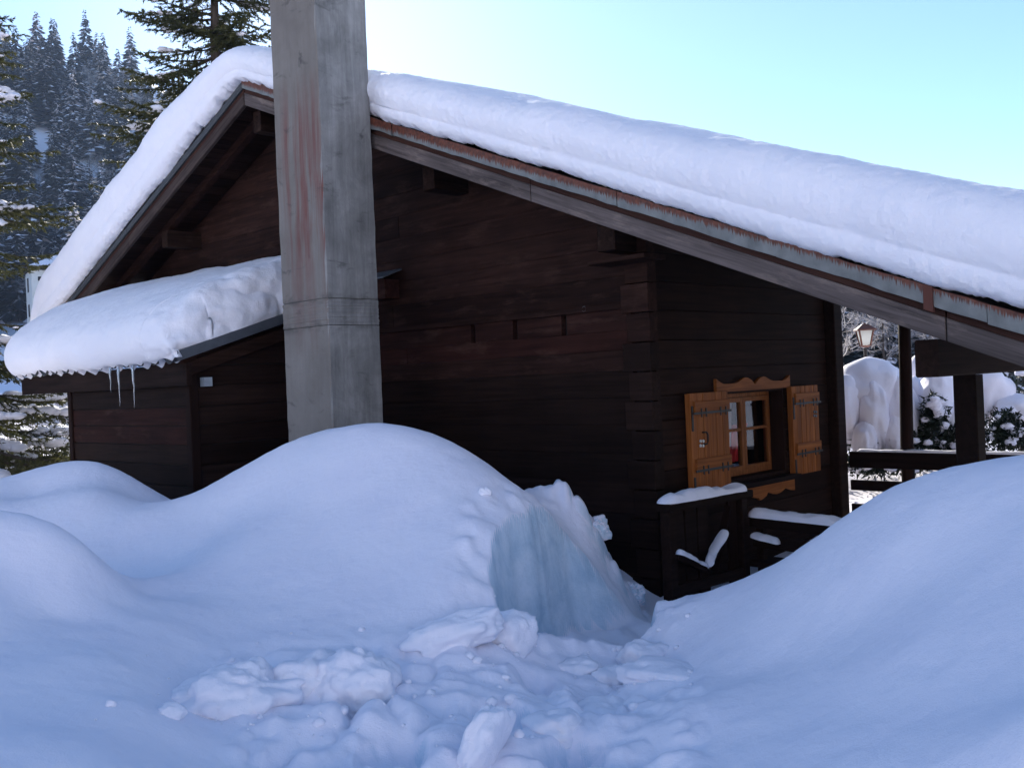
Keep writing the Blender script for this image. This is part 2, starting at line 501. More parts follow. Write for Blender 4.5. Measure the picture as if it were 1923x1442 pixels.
# ---------------------------------------------------------------- the ground: snow banks, the dug trench, the field, the hillside
CTRL = np.array([(-5.026, 9.598, -0.769), (-4.663, 9.498, -0.697), (-4.356, 9.398, -0.61), (-3.914, 9.198, -0.582), (-3.591, 8.998, -0.696), (-3.328, 8.797, -0.856), (-3.128, 8.597, -0.972), (-4.229, 8.597, -0.817), (-3.5, 8.197, -0.78), (-3.005, 7.697, -0.974), (-4.352, 8.297, -0.822), (-2.68, 7.597, -0.994), (-3.176, 5.698, -0.602), (-2.991, 5.698, -0.62), (-2.869, 5.698, -0.637), (-2.664, 5.648, -0.71), (-2.494, 5.597, -0.831), (-2.388, 5.547, -0.962), (-2.297, 5.497, -1.076), (-2.172, 5.396, -1.162), (-1.973, 5.246, -1.201), (-2.793, 5.297, -0.839), (-2.568, 5.297, -0.935), (-2.4, 5.297, -1.043), (-2.619, 4.947, -1.025), (-2.425, 5.096, -1.123), (-2.227, 5.146, -1.166), (-2.39, 4.496, -1.15), (-2.195, 4.596, -1.187), (-1.927, 4.546, -1.209), (-2.054, 3.846, -1.192), (-1.787, 3.946, -1.237), (-1.592, 4.046, -1.279), (-1.716, 3.196, -1.181), (-1.502, 3.296, -1.229), (-1.365, 3.446, -1.294), (-2.304, 6.296, -1.161), (-2.227, 5.896, -1.196), (-1.999, 5.696, -1.193), (-1.881, 5.346, -1.235), (-2.691, 8.297, -0.826), (-2.341, 8.198, -0.653), (-1.865, 8.099, -0.436), (-1.579, 7.999, -0.364), (-1.3, 7.899, -0.294), (-1.073, 7.799, -0.287), (-0.765, 7.649, -0.339), (-0.51, 7.499, -0.424), (-0.27, 7.398, -0.569), (-0.037, 7.348, -0.734), (0.154, 7.297, -0.888), (-2.086, 7.397, -0.891), (-1.436, 7.198, -0.658), (-0.991, 7.098, -0.591), (-0.517, 6.898, -0.631), (-0.256, 6.748, -0.738), (-2.008, 6.697, -1.055), (-1.474, 6.597, -0.954), (-0.957, 6.497, -0.891), (-0.524, 6.347, -0.888), (-0.246, 6.197, -0.945), (-1.745, 5.996, -1.207), (-1.204, 5.896, -1.177), (-0.719, 5.846, -1.156), (-0.365, 5.746, -1.151), (-0.229, 5.796, -1.198), (-1.637, 5.396, -1.288), (-1.207, 5.296, -1.31), (-0.807, 5.296, -1.327), (-0.466, 5.346, -1.326), (-0.241, 5.496, -1.359), (0.389, 7.496, -1.194), (0.71, 7.645, -1.645), (0.943, 7.794, -1.97), (0.253, 7.997, -1.028), (0.462, 8.247, -1.051), (0.594, 8.346, -1.277), (0.789, 8.444, -1.703), (0.853, 8.494, -1.946), (0.794, 6.245, -1.472), (1.049, 6.046, -1.371), (1.335, 5.846, -1.229), (1.539, 5.647, -1.076), (1.696, 5.447, -0.914), (1.839, 5.248, -0.748), (2.012, 5.098, -0.62), (2.246, 4.998, -0.539), (2.529, 4.898, -0.489), (2.807, 4.798, -0.473), (0.856, 5.695, -1.502), (1.178, 5.196, -1.303), (1.468, 4.747, -1.028), (1.765, 4.498, -0.771), (2.04, 4.298, -0.635), (2.025, 3.948, -0.697), (1.732, 4.147, -0.895), (1.473, 4.396, -1.1), (1.847, 3.617, -0.834), (1.642, 3.497, -0.952), (1.473, 3.797, -1.061), (1.159, 4.596, -1.332), (0.855, 4.345, -1.391), (1.171, 3.846, -1.27), (1.288, 3.346, -1.171), (1.517, 2.997, -1.016), (0.828, 3.745, -1.426), (1.033, 3.146, -1.281), (1.306, 2.596, -1.077), (-1.584, 4.846, -1.361), (-1.091, 4.746, -1.379), (-0.594, 4.895, -1.393), (-0.23, 5.095, -1.411), (0.186, 5.295, -1.577), (0.494, 5.545, -1.682), (0.665, 5.695, -1.648), (-1.383, 4.345, -1.435), (-0.893, 4.245, -1.444), (-0.444, 4.345, -1.475), (0.029, 4.495, -1.499), (0.528, 4.595, -1.529), (-1.232, 3.845, -1.457), (-0.817, 3.845, -1.475), (-0.401, 3.845, -1.493), (0.015, 3.895, -1.531), (0.431, 3.845, -1.529), (-2.6, 6.4, -1.25), (-2.95, 6.55, -1.3), (-3.4, 6.8, -1.25), (-5.5, 11.4, -1.15), (-4.6, 11, -1.3), (-3.4, 10.2, -1.55), (-2.6, 9.6, -1.3), (-1.6, 9.6, -0.75), (-0.8, 9.0, -0.8), (-0.2, 8.5, -1.0), (0.4, 8.7, -1.25), (-7, 12.5, -1.1), (-8, 14, -1.2), (-6, 14, -1.3), (-4, 14, -1.6), (0, 12, -1.9), (3, 12, -1.9), (6, 12, -1.5), (8, 14, -1.3), (3.2, 9.5, -2.0), (2.2, 7.8, -1.95), (3.4, 7.0, -1.6), (4.2, 6.4, -1.2), (5, 8, -1.4), (2.8, 6.9, -1.75), (1.6, 7.3, -1.95), (1.3, 8.8, -2.05), (-4.0, 7.5, -1.2), (-6, 9, -0.85), (-4.5, 6, -1.1), (-6, 6, -0.9), (-6, 4, -0.7), (-6, 1, -1.2), (-3, 1, -1.4), (0, 1, -1.55), (3, 1, -1.15), (6, 1, -0.9), (6, 4, -0.5), (5, 5, -0.5), (0, 2.5, -1.55), (-1.2, 2.5, -1.45), (1.2, 2.5, -1.4), (1.5, 1, -1.4)])


def tps_fit(P, lam=1e-4):
    n = len(P)
    d2 = ((P[:, None, :2] - P[None, :, :2]) ** 2).sum(2)
    K = .5 * d2 * np.log(d2 + 1e-9) + lam * np.eye(n)
    A = np.zeros((n + 3, n + 3)); A[:n, :n] = K; A[:n, n] = 1; A[:n, n + 1:] = P[:, :2]; A[n:, :n] = A[:n, n:].T
    return np.linalg.solve(A, np.concatenate([P[:, 2], np.zeros(3)]))


TW = tps_fit(CTRL, .004)


def tps(x, y):
    q = np.stack([x, y], 1); out = np.empty(len(q))
    for a in range(0, len(q), 20000):
        d2 = ((q[a:a + 20000, None] - CTRL[None, :, :2]) ** 2).sum(2)
        out[a:a + 20000] = (.5 * d2 * np.log(d2 + 1e-9)) @ TW[:len(CTRL)]
    return out + TW[-3] + q @ TW[-2:]


TRENCH = np.array([(-.09, 5.55), (-.165, 5.95), (-.03, 6.5), (.13, 7.05), (.36, 7.42), (.74, 7.62), (1.04, 7.8), (1.34, 8.6), (2.3, 9.4), (2.1, 7.9), (1.35, 6.95), (.875, 6.42), (.80, 6.02), (.62, 5.9), (.45, 5.98), (.22, 5.85)])


def poly_sd(x, y, P):
    d = np.full(len(x), 1e9); ins = np.zeros(len(x), bool)
    for i in range(len(P)):
        a, b = P[i - 1], P[i]
        e = b - a; w = np.stack([x, y], 1) - a
        t = np.clip((w @ e) / (e @ e), 0, 1)
        d = np.minimum(d, np.hypot(*(w - t[:, None] * e).T))
        c = ((a[1] > y) != (b[1] > y)) & (x < (b[0] - a[0]) * (y - a[1]) / (b[1] - a[1] + 1e-12) + a[0])
        ins ^= c
    return np.where(ins, -d, d)


def field_z(x, y):
    """open ground and hill beyond the yard, relative to the eye"""
    z = np.interp(y, [-60, 8, 40, 60, 120, 150, 220, 300, 420], [-1.4, -1.5, -1.25, -.9, 9, 20, 64, 96, 120])
    w = np.interp(x, [-260, -110, -76, -30, 20, 60, 200], [1.25, 1.0, .74, .38, .28, .22, .2])
    z = z + np.where(y < -14, .46 * np.minimum(-14 - y, 110) * sstep(-14, -40, y), 0)      # unseen valley slope behind the camera, added to bounce sunlight into the shade
    base = -1.35
    return base + (z - base) * np.where(y > 40, w, 1.0) + vn2(x, y, .03, 5, 3) * np.clip((y - 20) / 60, 0, 3) + vn2(x, y, .25, 6, 2) * .12


def near_z(x, y):
    z = tps(x, y)
    z = np.clip(z, -2.2, .2)
    soft = vn2(x, y, .9, 3, 2) * .022 + vn2(x, y, 3.1, 4, 3) * .008 + vn2(x, y, 12, 7, 2) * .0022
    # trodden snow on the way to the trench
    u = x / y
    tread = sstep(-.36, -.28, u + .05 * vn2(x, y, 1.5, 9)) * (1 - sstep(.13, .20, u + .04 * vn2(x, y, 1.7, 10))) * (1 - sstep(5.2, 5.7, y + .5 * np.maximum(0, -.02 - u) * 4 + .25 * vn2(x, y, 1.2, 12))) * sstep(1.2, 2.2, y)
    a = vn2(x, y, 3.2, 21, 1); b = vn2(x, y, 5.7, 22, 2)
    bill = np.abs(a) * .7 + np.abs(b) * .45
    z = z + soft * (1 - tread) + tread * ((bill - .34) * .11 + vn2(x, y, 14, 23, 3) * .007 - .02)
    # a few boot holes
    for hx, hy, r in [(-.55, 4.0, .13), (-.12, 4.45, .12), (.18, 4.05, .13), (.05, 5.05, .12), (-.75, 4.6, .11), (.35, 4.75, .12)]:
        d = np.hypot((x - hx) * 1.1, (y - hy) * .75)
        z = z - .10 * (1 - sstep(r * .7, r * 1.35, d + .03 * vn2(x, y, 9, 24)))
    # the trench cut down to the house corner
    sd = poly_sd(x, y, TRENCH) + .045 * vn2(x, y, 1.9, 31, 2) + .020 * np.abs(vn2(x, y, 4.3, 37, 1)) + .006 * vn2(x, y, 11, 33, 2)
    k = sstep(-.10, .05, sd)
    floor = -1.93 + .05 * vn2(x, y, 4, 32, 3) - .05 * sstep(7, 9, y)
    floor = floor + (1 - sstep(0, .5, np.abs(sd))) * .06
    crumb = (1 - sstep(.0, .35, np.abs(sd - .1))) * .03 * vn2(x, y, 9, 34, 2)
    z = np.minimum(z, z * k + floor * (1 - k)) + crumb * k
    # broken icy lump against the wall
    ic = np.exp(-(((x - .62) / .42) ** 2 + ((y - 8.3) / .3) ** 2))
    z = z + ic * (.22 * np.abs(vn2(x, y, 3.6, 35, 1)) + .15 * np.abs(vn2(x, y, 7.5, 36, 2))) * k
    return z


us = np.concatenate([np.linspace(-1.1, -.56, 40)[:-1], np.linspace(-.56, .56, 620), np.linspace(.56, 1.1, 40)[1:]])
ys = np.geomspace(.9, 15, 470)
U, Y = np.meshgrid(us, ys, indexing='ij')
X = U * Y
zn = near_z(X.ravel(), Y.ravel()).reshape(X.shape)
fz = field_z(X.ravel(), Y.ravel()).reshape(X.shape)
edge = np.maximum(sstep(12.5, 14.6, Y), sstep(.72, 1.06, np.abs(U)))
edge = np.maximum(edge, 1 - sstep(.9, 1.5, Y))
zn = zn * (1 - edge) + (fz - .02) * edge
P = np.stack([X, Y, zn], 2).reshape(-1, 3)
GF = grid_faces(*X.shape)[:, ::-1]
solo('snow_ground', 'w', (0, 5, -1.5), P, GF, 'snow_ground', kind='structure', smooth=True)


def ground_at(x, y):
    return float(near_z(np.array([x]), np.array([y]))[0])


# field and hillside: one sheet to the horizon, sunk under the yard
gx = np.unique(np.concatenate([np.linspace(-420, 420, 150), np.linspace(-40, 40, 90)]))
gy = np.unique(np.concatenate([np.linspace(-140, 420, 120), np.linspace(-20, 40, 70)]))
X2, Y2 = np.meshgrid(gx, gy, indexing='ij')
z2 = field_z(X2.ravel(), Y2.ravel()).reshape(X2.shape)
inside = (Y2 > .95) & (Y2 < 14.5) & (np.abs(X2) < .98 * Y2)
z2 = z2 - .9 * inside - .04
solo('snow_field', 'w', (0, 40, -1.3), np.stack([X2, Y2, z2], 2).reshape(-1, 3), grid_faces(*X2.shape)[:, ::-1], 'snow_soft', kind='structure', smooth=True)

# ---------------------------------------------------------------- chalet
RY, RH, MR, ML = 5.26, 3.5147, .4089, .395


def zb(y):                                  # underside of the barge boards
    return RH - (MR * (RY - y) if y < RY else ML * (y - RY))


def zr(y): return zb(y) + .13               # underside of the roof boards


chalet = thing('chalet', 'h', (0, 0, -E), 'dark brown wooden chalet with a broad snow-laden gable roof and one orange-shuttered window', 'house')

# gable wall
gw = MB().box(.06, .16, .05, 9.95, -2.4, 1.45)
gw.add([(.06, .05, 1.4), (.06, 9.95, 1.4), (.06, 9.95, zr(9.95)), (.06, RY, zr(RY) - .02), (.06, .05, zr(.05)),
        (.16, .05, 1.4), (.16, 9.95, 1.4), (.16, 9.95, zr(9.95)), (.16, RY, zr(RY) - .02), (.16, .05, zr(.05))], [(0, 1, 2, 3, 4), (9, 8, 7, 6, 5), (1, 6, 7, 2), (2, 7, 8, 3), (3, 8, 9, 4)])
gable = gw.to('gable_wall', 'dark_void', chalet)
edges = [-2.4, -2.1, -1.83, -1.55, -1.28, -1.0, -.72, -.45, -.2, .05, .24, .42, .62, .68, .93, 1.2, 1.44, 1.7, 1.95, 2.2, 2.46, 2.7, 2.95, 3.2, 3.42, 3.58]


def ylim(z):
    lo = max(.12, RY - (RH + .10 - z) / MR) if z > zr(.12) - .03 else .12
    hi = min(9.9, RY + (RH + .10 - z) / ML) if z > zr(9.9) - .03 else 9.9
    return lo, hi


for i in range(len(edges) - 1):
    z0, z1 = edges[i] + .001, edges[i + 1] - .001
    (a0, b0), (a1, b1) = ylim(z0), ylim(z1)
    if b1 - a1 < .1: continue
    red = .2 < z0 < .6
    if abs(edges[i] - .42) < 1e-6:          # course with the joist pockets left open
        cuts = [.12, .905, .975, 1.575, 1.645, 2.205, 2.275, 4.1, 7.0, 9.9]
        segs = [(.12, .905), (.975, 1.575), (1.645, 2.205), (2.275, 4.1), (4.106, 7.0), (7.006, 9.9)]
        for a, b in segs:
            MB().plate([(a, z0), (b, z0), (b, z1), (a, z1)], -.055, .012, .004, FG).to('plank', 'wood_pocket_y', gable)
        continue
    d = .012 + .006 * random.random() + (.018 if abs(edges[i] - .62) < 1e-6 else 0)
    split = 3.2 + 3.2 * random.random()
    mt = 'wood_red_y' if red else ('wood_dark_y' if z0 > -.1 else 'wood_black_y')
    if z0 > 1.9: mt = 'wood_dark_y'
    if a1 < split < b1:
        MB().plate([(a0, z0), (split - .003, z0), (split - .003, z1), (a1, z1)], -.055, d, .0035, FG).to('plank', mt, gable)
        MB().plate([(split + .003, z0), (b0, z0), (b1, z1), (split + .003, z1)], -.055, d - .001, .0035, FG).to('plank', mt, gable)
    else:
        MB().plate([(a0, z0), (b0, z0), (b1, z1), (a1, z1)], -.055, d, .0035, FG).to('plank', mt, gable)
# ring bolt in the gable
MB().tube([(-.03 - .025 * 0, .66 + .024 * math.cos(a), .655 + .024 * math.sin(a)) for a in np.linspace(0, 2 * math.pi, 13)], .006, 6, cap=False).to('ring_bolt', 'sheet_grey', gable)

# corner of notched timbers
for i, z in enumerate(np.arange(-2.4, 1.22, .27)):
    e = .05 * (i % 2) + .015 * random.random()
    MB().plate([(-.10, z + .006), (.16 + .05 * (i % 2), z + .006), (.16 + .05 * (i % 2), z + .264), (-.10, z + .264)], -.10, .028 + e * .22, .007, FG).to('corner_log', 'wood_black_y' if z < .3 else 'wood_dark_y', chalet)

# window wall
WX0, WX1, WZ0, WZ1 = 1.27, 2.50, -1.13, -.20
sw = MB()
sw.box(.15, WX0, .03, .10, -2.4, 1.52).box(WX1, 3.70, .03, .10, -2.4, 1.52).box(WX0, WX1, .03, .10, -2.4, WZ0).box(WX0, WX1, .03, .10, WZ1, 1.52)
side = sw.to('window_wall', 'dark_void', chalet)
zz = [-2.4, -2.14, -1.9, -1.65, -1.40, -1.13, -.9, -.66, -.43, -.20, .05, .32, .6, .87, 1.14, 1.40]
for i in range(len(zz) - 1):
    z0, z1 = zz[i] + .002, zz[i + 1] - .002
    spans = [(.16, WX0), (WX1, 3.5)] if (z0 >= WZ0 - .01 and z1 <= WZ1 + .01) else [(.16, 3.5)]
    for a, b in spans:
        d = .010 + .008 * random.random()
        MB().plate([(a, z0), (b, z0), (b, z1), (a, z1)], -.03, d, .005, FS).to('plank', 'wood_dark_x', side)
MB().bar((3.63, .0, -2.4), (3.63, .0, 1.35), .20, .24, (0, 1, 0), bev=.012).to('corner_post', 'wood_black_x', chalet)
# far walls so the house is closed
MB().box(3.62, 3.70, .14, 9.95, -2.4, 1.5).to('rear_wall', 'wood_dark_y', chalet)
MB().box(.17, 3.60, 9.88, 9.96, -2.4, 1.5).to('far_wall', 'wood_dark_x', chalet)

# window: reveal, casements, panes
win = MB()
win.box(WX0, WX0 + .03, .0, .30, WZ0, WZ1).box(WX1 - .03, WX1, .0, .30, WZ0, WZ1).box(WX0 + .03, WX1 - .03, .0, .30, WZ1 - .03, WZ1).box(WX0 + .03, WX1 - .03, .0, .30, WZ0, WZ0 + .03)
window = win.to('window', 'wood_reveal', chalet)
ix0, ix1, iz0, iz1 = WX0 + .03, WX1 - .03, WZ0 + .03, WZ1 - .03
ym = .16
MB().box(ix0, ix1, ym, ym + .06, iz1 - .05, iz1).box(ix0, ix1, ym, ym + .06, iz0, iz0 + .05).box(ix0, ix0 + .05, ym, ym + .06, iz0 + .05, iz1 - .05).box(ix1 - .05, ix1, ym, ym + .06, iz0 + .05, iz1 - .05).to('frame', 'wood_window', window)
mid = (ix0 + ix1) / 2
for a, b in ((ix0 + .052, mid - .003), (mid + .003, ix1 - .052)):
    c0, c1 = iz0 + .052, iz1 - .052
    w = .045
    zm = c0 + (c1 - c0) * .56
    MB().box(a, a + w, ym - .025, ym + .03, c0, c1).box(b - w, b, ym - .025, ym + .03, c0, c1).box(a + w, b - w, ym - .024, ym + .029, c1 - w, c1).box(a + w, b - w, ym - .024, ym + .029, c0, c0 + w).box(a + w, b - w, ym - .020, ym + .025, zm - .014, zm + .014).to('casement', 'wood_window', window)
    for z0, z1 in ((c0 + w, zm - .014), (zm + .014, c1 - w)):
        MB().add([(a + w, ym, z0), (b - w, ym, z0), (b - w, ym, z1), (a + w, ym, z1)], [(0, 1, 2, 3)]).to('pane', 'glass', window)
# dark room behind, open towards the window
MB().add([(.2, .4, -2.3), (3.5, .4, -2.3), (3.5, 3.0, -2.3), (.2, 3.0, -2.3), (.2, .4, 1.2), (3.5, .4, 1.2), (3.5, 3.0, 1.2), (.2, 3.0, 1.2)], [(0, 3, 2, 1), (4, 5, 6, 7), (3, 7, 6, 2), (0, 4, 7, 3), (1, 2, 6, 5)]).to('room', 'wood_dark_x', chalet)
MB().box(WX0 - .03, WX1 + .05, -.15, .0, WZ0 - .06, WZ0 - .012).to('window_sill', 'wood_black_x', chalet)


def carved(us, tops, bots, n0, n1, name, mat):
    b = MB(); k = len(us)
    V = [FS(u, z, n) for n in (n0, n1) for zs in (bots, tops) for u, z in zip(us, zs)]
    F = []
    for i in range(k - 1):
        F += [(2 * k + i, 2 * k + i + 1, 3 * k + i + 1, 3 * k + i), (k + i, k + i + 1, i + 1, i), (k + i, 3 * k + i, 3 * k + i + 1, k + i + 1), (i, i + 1, 2 * k + i + 1, 2 * k + i)]
    F += [(0, 2 * k, 3 * k, k), (k - 1, 2 * k - 1, 4 * k - 1, 3 * k - 1)]
    return b.add(V, F).to(name, mat, chalet)


uu = np.linspace(0, 1, 41)
hump = .055 * np.exp(-((np.abs(uu - .5) - .12) / .085) ** 2) + .055 * np.clip((np.abs(uu - .5) - .40) / .1, 0, 1) ** 1.5 - .03 * np.exp(-((uu - .5) / .025) ** 2)
carved(list(1.10 + uu * 1.46), list(-.125 + hump), [-.205] * 41, .02, .055, 'carved_lintel', 'wood_shutter_x')
hump2 = .045 * np.abs(np.sin(uu * math.pi * 3.5)) + .03 * (np.abs(uu - .5) < .06)
carved(list(1.24 + uu * 1.34), [WZ0 - .065] * 41, list(WZ0 - .205 - hump2 + .05), .02, .05, 'carved_apron', 'wood_shutter_x')


def shutter(x0, x1, mirror, label):
    z0, z1 = -1.165, -.195
    yA, yB = .055, .085
    sh = MB().box(x0, x1, -yA, -.03, z0 + .004, z1 - .004).to('shutter', 'wood_shutter', chalet)
    sh['label'] = label
    n = 6; w = (x1 - x0) / n
    for i in range(n):
        MB().plate([(x0 + i * w + .002, z0), (x0 + (i + 1) * w - .002, z0), (x0 + (i + 1) * w - .002, z1), (x0 + i * w + .002, z1)], yA + .0005, yB + .003 * random.random(), .004, FS).to('board', 'wood_shutter', sh)
    for za, zc in ((-.395, -.275), (-.945, -.825)):
        MB().plate([(x0 + .05, za), (x1 - .006, za), (x1 - .006, zc), (x0 + .05, zc)], yB + .004, yB + .026, .006, FS).to('batten', 'wood_shutter_x', sh)
        st = MB()
        zs = za + .008
        st.box(x0 + .02, x1 + .005, -(yB + .034), -(yB + .027), zs - .011, zs + .011)
        for fx in (.22, .34, .72, .86):      # forged cross bars of the strap hinge
            xx = x0 + fx * (x1 - x0)
            st.box(xx - .007, xx + .007, -(yB + .036), -(yB + .028), zs - .04, zs + .045)
        st.to('strap_hinge', 'black_iron', sh)
    # dark slot down the hanging edge
    xe = x0 + .012
    MB().box(xe, xe + .026, -(yB + .012), -(yB + .004), z0 + .02, z0 + .17).box(xe, xe + .026, -(yB + .012), -(yB + .004), z1 - .36, z1 - .12).to('edge_iron', 'black_iron', sh)
    # clover-shaped tin catch and the pull
    cx, cz = (x0 + .16, -.68) if not mirror else (x1 - .10, -.52)
    b = MB()
    for dx, dz in ((-.024, -.02), (.022, -.024), (-.018, .024), (.028, .02)):
        b.tube([(cx + dx, -(yB + .006), cz + dz), (cx + dx, -(yB + .016), cz + dz)], .015, 8)
    b.to('catch', 'tin_white' if not mirror else 'sheet_grey', sh)
    if not mirror:
        px = x0 + .235
        MB().tube([(px - .05, -(yB + .008), -.575), (px, -(yB + .02), -.575), (px + .012, -(yB + .025), -.60), (px + .012, -(yB + .025), -.66), (px, -(yB + .02), -.69), (px - .05, -(yB + .008), -.69)], .009, 6).to('pull', 'black_iron', sh)


shutter(.575, 1.245, False, 'orange wooden shutter left of the window with a bright clover catch')
shutter(2.525, 3.125, True, 'orange wooden shutter right of the window with a dull clover catch')

# ---------------------------------------------------------------- roof carpentry
roof = MB()
XR0, XR1 = -.78, 4.45
YR, YL = -4.7, 11.8
prof = [(YR, zr(YR)), (RY, zr(RY)), (YL, zr(YL))]
V = [(x, y, z + dz) for x in (XR0, XR1) for dz in (.022, .115) for y, z in prof]
roof.add(V, [(0, 1, 4, 3), (1, 2, 5, 4), (6, 9, 10, 7), (7, 10, 11, 8), (3, 4, 10, 9), (4, 5, 11, 10), (0, 6, 7, 1), (1, 7, 8, 2), (0, 3, 9, 6), (2, 8, 11, 5)])
roof = roof.to('roof', 'wood_dark_x', chalet)
# soffit boards under the verge
yy = list(np.arange(YR + .02, RY - .1, .20)) + list(np.arange(RY + .08, YL - .2, .20))
for y in yy:
    y1 = y + .19
    if y < RY < y1: continue
    b = MB(); xe = -.015 if 0 < y < 9.9 else 4.4
    V = [(x, q, zr(q) + dz) for x in (XR0 + .01, xe) for dz in (-.004, .018) for q in (y, y1)]
    b.add(V, [(0, 1, 3, 2), (4, 6, 7, 5), (0, 4, 5, 1), (2, 3, 7, 6), (0, 2, 6, 4), (1, 5, 7, 3)])
    b.to('soffit_board', 'wood_dark_x', roof)


def sloped(ya, yb_, d0, d1, x0, x1, name, mat, parent=None, bev=.006):
    """board following the verge from ya to yb_, between heights d0 and d1 above the verge line"""
    return MB().plate([(ya, zb(ya) + d0), (yb_, zb(yb_) + d0), (yb_, zb(yb_) + d1), (ya, zb(ya) + d1)], -x1, -x0, bev, FG).to(name, mat, parent or roof)


for a, b in ((-4.7, -3.02), (-3.01, .545), (.555, 5.25)):
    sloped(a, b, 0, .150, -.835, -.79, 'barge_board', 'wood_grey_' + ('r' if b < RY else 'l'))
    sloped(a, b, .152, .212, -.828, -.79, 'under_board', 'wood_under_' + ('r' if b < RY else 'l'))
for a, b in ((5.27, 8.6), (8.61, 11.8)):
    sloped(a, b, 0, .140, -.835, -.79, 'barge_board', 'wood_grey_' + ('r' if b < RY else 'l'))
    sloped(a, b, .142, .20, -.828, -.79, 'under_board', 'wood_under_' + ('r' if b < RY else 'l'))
    sloped(a, b, .202, .29, -.85, -.81, 'edge_sheet', 'corrugated')
rng = np.linspace(-4.7, 5.24, 8)
for i in range(7):
    a, b = rng[i], rng[i + 1]
    n = 14
    b_ = MB()
    ys_ = np.linspace(a, b - .004, n)
    lo = [zb(y) + .205 + .006 * random.uniform(-1, 1) for y in ys_]; hi = [zb(y) + .325 + .005 * random.uniform(-1, 1) for y in ys_]
    xw = [-.872 - .004 * (i % 2) + .006 * random.uniform(-1, 1) for y in ys_]
    V = [(x, y, z) for x, y, z in zip(xw, ys_, lo)] + [(x - .004, y, z) for x, y, z in zip(xw, ys_, hi)] + [(-.80, y, z) for y, z in zip(ys_, hi)] + [(-.84, y, z - .004) for y, z in zip(ys_, lo)]
    F = []
    for j in range(n - 1):
        for r in range(3): F.append((r * n + j, r * n + j + 1, (r + 1) * n + j + 1, (r + 1) * n + j))
        F.append((3 * n + j, 3 * n + j + 1, j + 1, j))
    b_.add(V, F).to('edge_sheet', 'galvanised', roof)
for y in (-2.93,):
    sloped(y - .03, y + .03, .165, .33, -.895, -.86, 'joint_strap', 'rust_iron', bev=.004)
# rafters inside the verge, purlin ends, wall plates
for x in (-.42, 1.2, 2.7, 4.1):
    for a, b in ((YR + .05, RY - .02), (RY + .02, YL - .05)):
        if x > 0: a, b = (YR + .05, -.25) if a < RY - .5 and b < RY else (10.2, YL - .05)
        V = [(x + s * .05, q, zr(q) + dz) for s in (-1, 1) for dz in (-.12, -.006) for q in (a, b)]
        MB().add(V, [(0, 1, 3, 2), (4, 6, 7, 5), (0, 4, 5, 1), (2, 3, 7, 6), (0, 2, 6, 4), (1, 5, 7, 3)]).to('rafter', 'wood_dark_y', roof)
for y, w, h, x0 in ((RY + .02, .17, .26, -.66), (2.3, .18, .25, -.50), (8.05, .17, .24, -.55), (.10, .20, .24, -.36), (9.7, .24, .26, -.6)):
    zt = min(zr(y - w / 2), zr(y + w / 2)) - .13
    MB().plate([(y - w / 2, zt - h), (y + w / 2, zt - h), (y + w / 2, zt), (y - w / 2, zt)], -.06, -x0, .012, FG).to('purlin', 'wood_purlin', chalet)
MB().plate([(-.30, 1.02), (.34, 1.02), (.34, 1.06), (-.30, 1.06)], .02, .34, .006, FG).to('bracket_board', 'wood_dark_y', chalet)
# terrace under the long roof: purlin on posts, railing at the back
MB().bar((-.16, -2.62, .03), (4.2, -2.62, .03), .17, .27, bev=.012).to('terrace_beam', 'wood_black_x', chalet)
MB().bar((.62, -2.62, -2.4), (.62, -2.62, -.107), .17, .17, (0, 1, 0), bev=.01).to('terrace_post', 'wood_black_x', chalet)
MB().bar((3.9, -2.62, -2.4), (3.9, -2.62, -.107), .17, .17, (0, 1, 0), bev=.01).to('terrace_post', 'wood_black_x', chalet)
MB().tube([(3.86, -.78, -2.4), (3.86, -.77, -1.0), (3.87, -.79, 0), (3.86, -.80, .95)], [.078, .074, .07, .068], 10).to('terrace_post', 'wood_post', chalet, smooth=True)
MB().bar((3.80, -.12, -1.10), (3.80, -4.6, -1.10), .07, .19, bev=.008).to('rail', 'wood_rail', chalet)
MB().bar((3.80, -.12, -1.40), (3.80, -4.6, -1.40), .05, .12, bev=.006).to('rail', 'wood_rail', chalet)
MB().bar((3.80, -.12, -1.68), (3.80, -4.6, -1.68), .05, .12, bev=.006).to('rail', 'wood_rail', chalet)
MB().box(-.5, 4.6, -4.7, -.2, -2.4, -2.25).to('terrace_floor', 'wood_black_x', chalet)
# little vent box between wall and chimney
MB().box(-.24, -.03, 3.42, 3.78, 1.0, 1.22).to('vent_box', 'wood_red_y', chalet)
MB().add([(-.30, 3.37, 1.225), (-.02, 3.37, 1.33), (-.02, 3.83, 1.33), (-.30, 3.83, 1.225), (-.30, 3.37, 1.24), (-.02, 3.37, 1.345), (-.02, 3.83, 1.345), (-.30, 3.83, 1.24)], [(3, 2, 1, 0), (4, 5, 6, 7), (0, 1, 5, 4), (2, 3, 7, 6), (1, 2, 6, 5), (3, 0, 4, 7)]).to('vent_cover', 'sheet_grey', chalet)

# ---------------------------------------------------------------- snow on the main roof
def slab(name, ys_, prof_, zfun, tfun, label, cat, org, seed, amp, mat='snow_roof', xoff=None, jag=None):
    pr = np.array(prof_)
    n = len(ys_); k = len(pr)
    P = np.zeros((n, k, 3))
    for i, y in enumerate(ys_):
        T = tfun(y)
        P[i, :, 0] = pr[:, 0] + (xoff(y) if xoff else 0) * (pr[:, 0] < .3)
        P[i, :, 1] = y
        P[i, :, 2] = zfun(y) + pr[:, 1] * T
        if jag is not None: P[i, :4, 2] += np.array([1, .8, .4, .1])[:4] * jag(y)
    return P


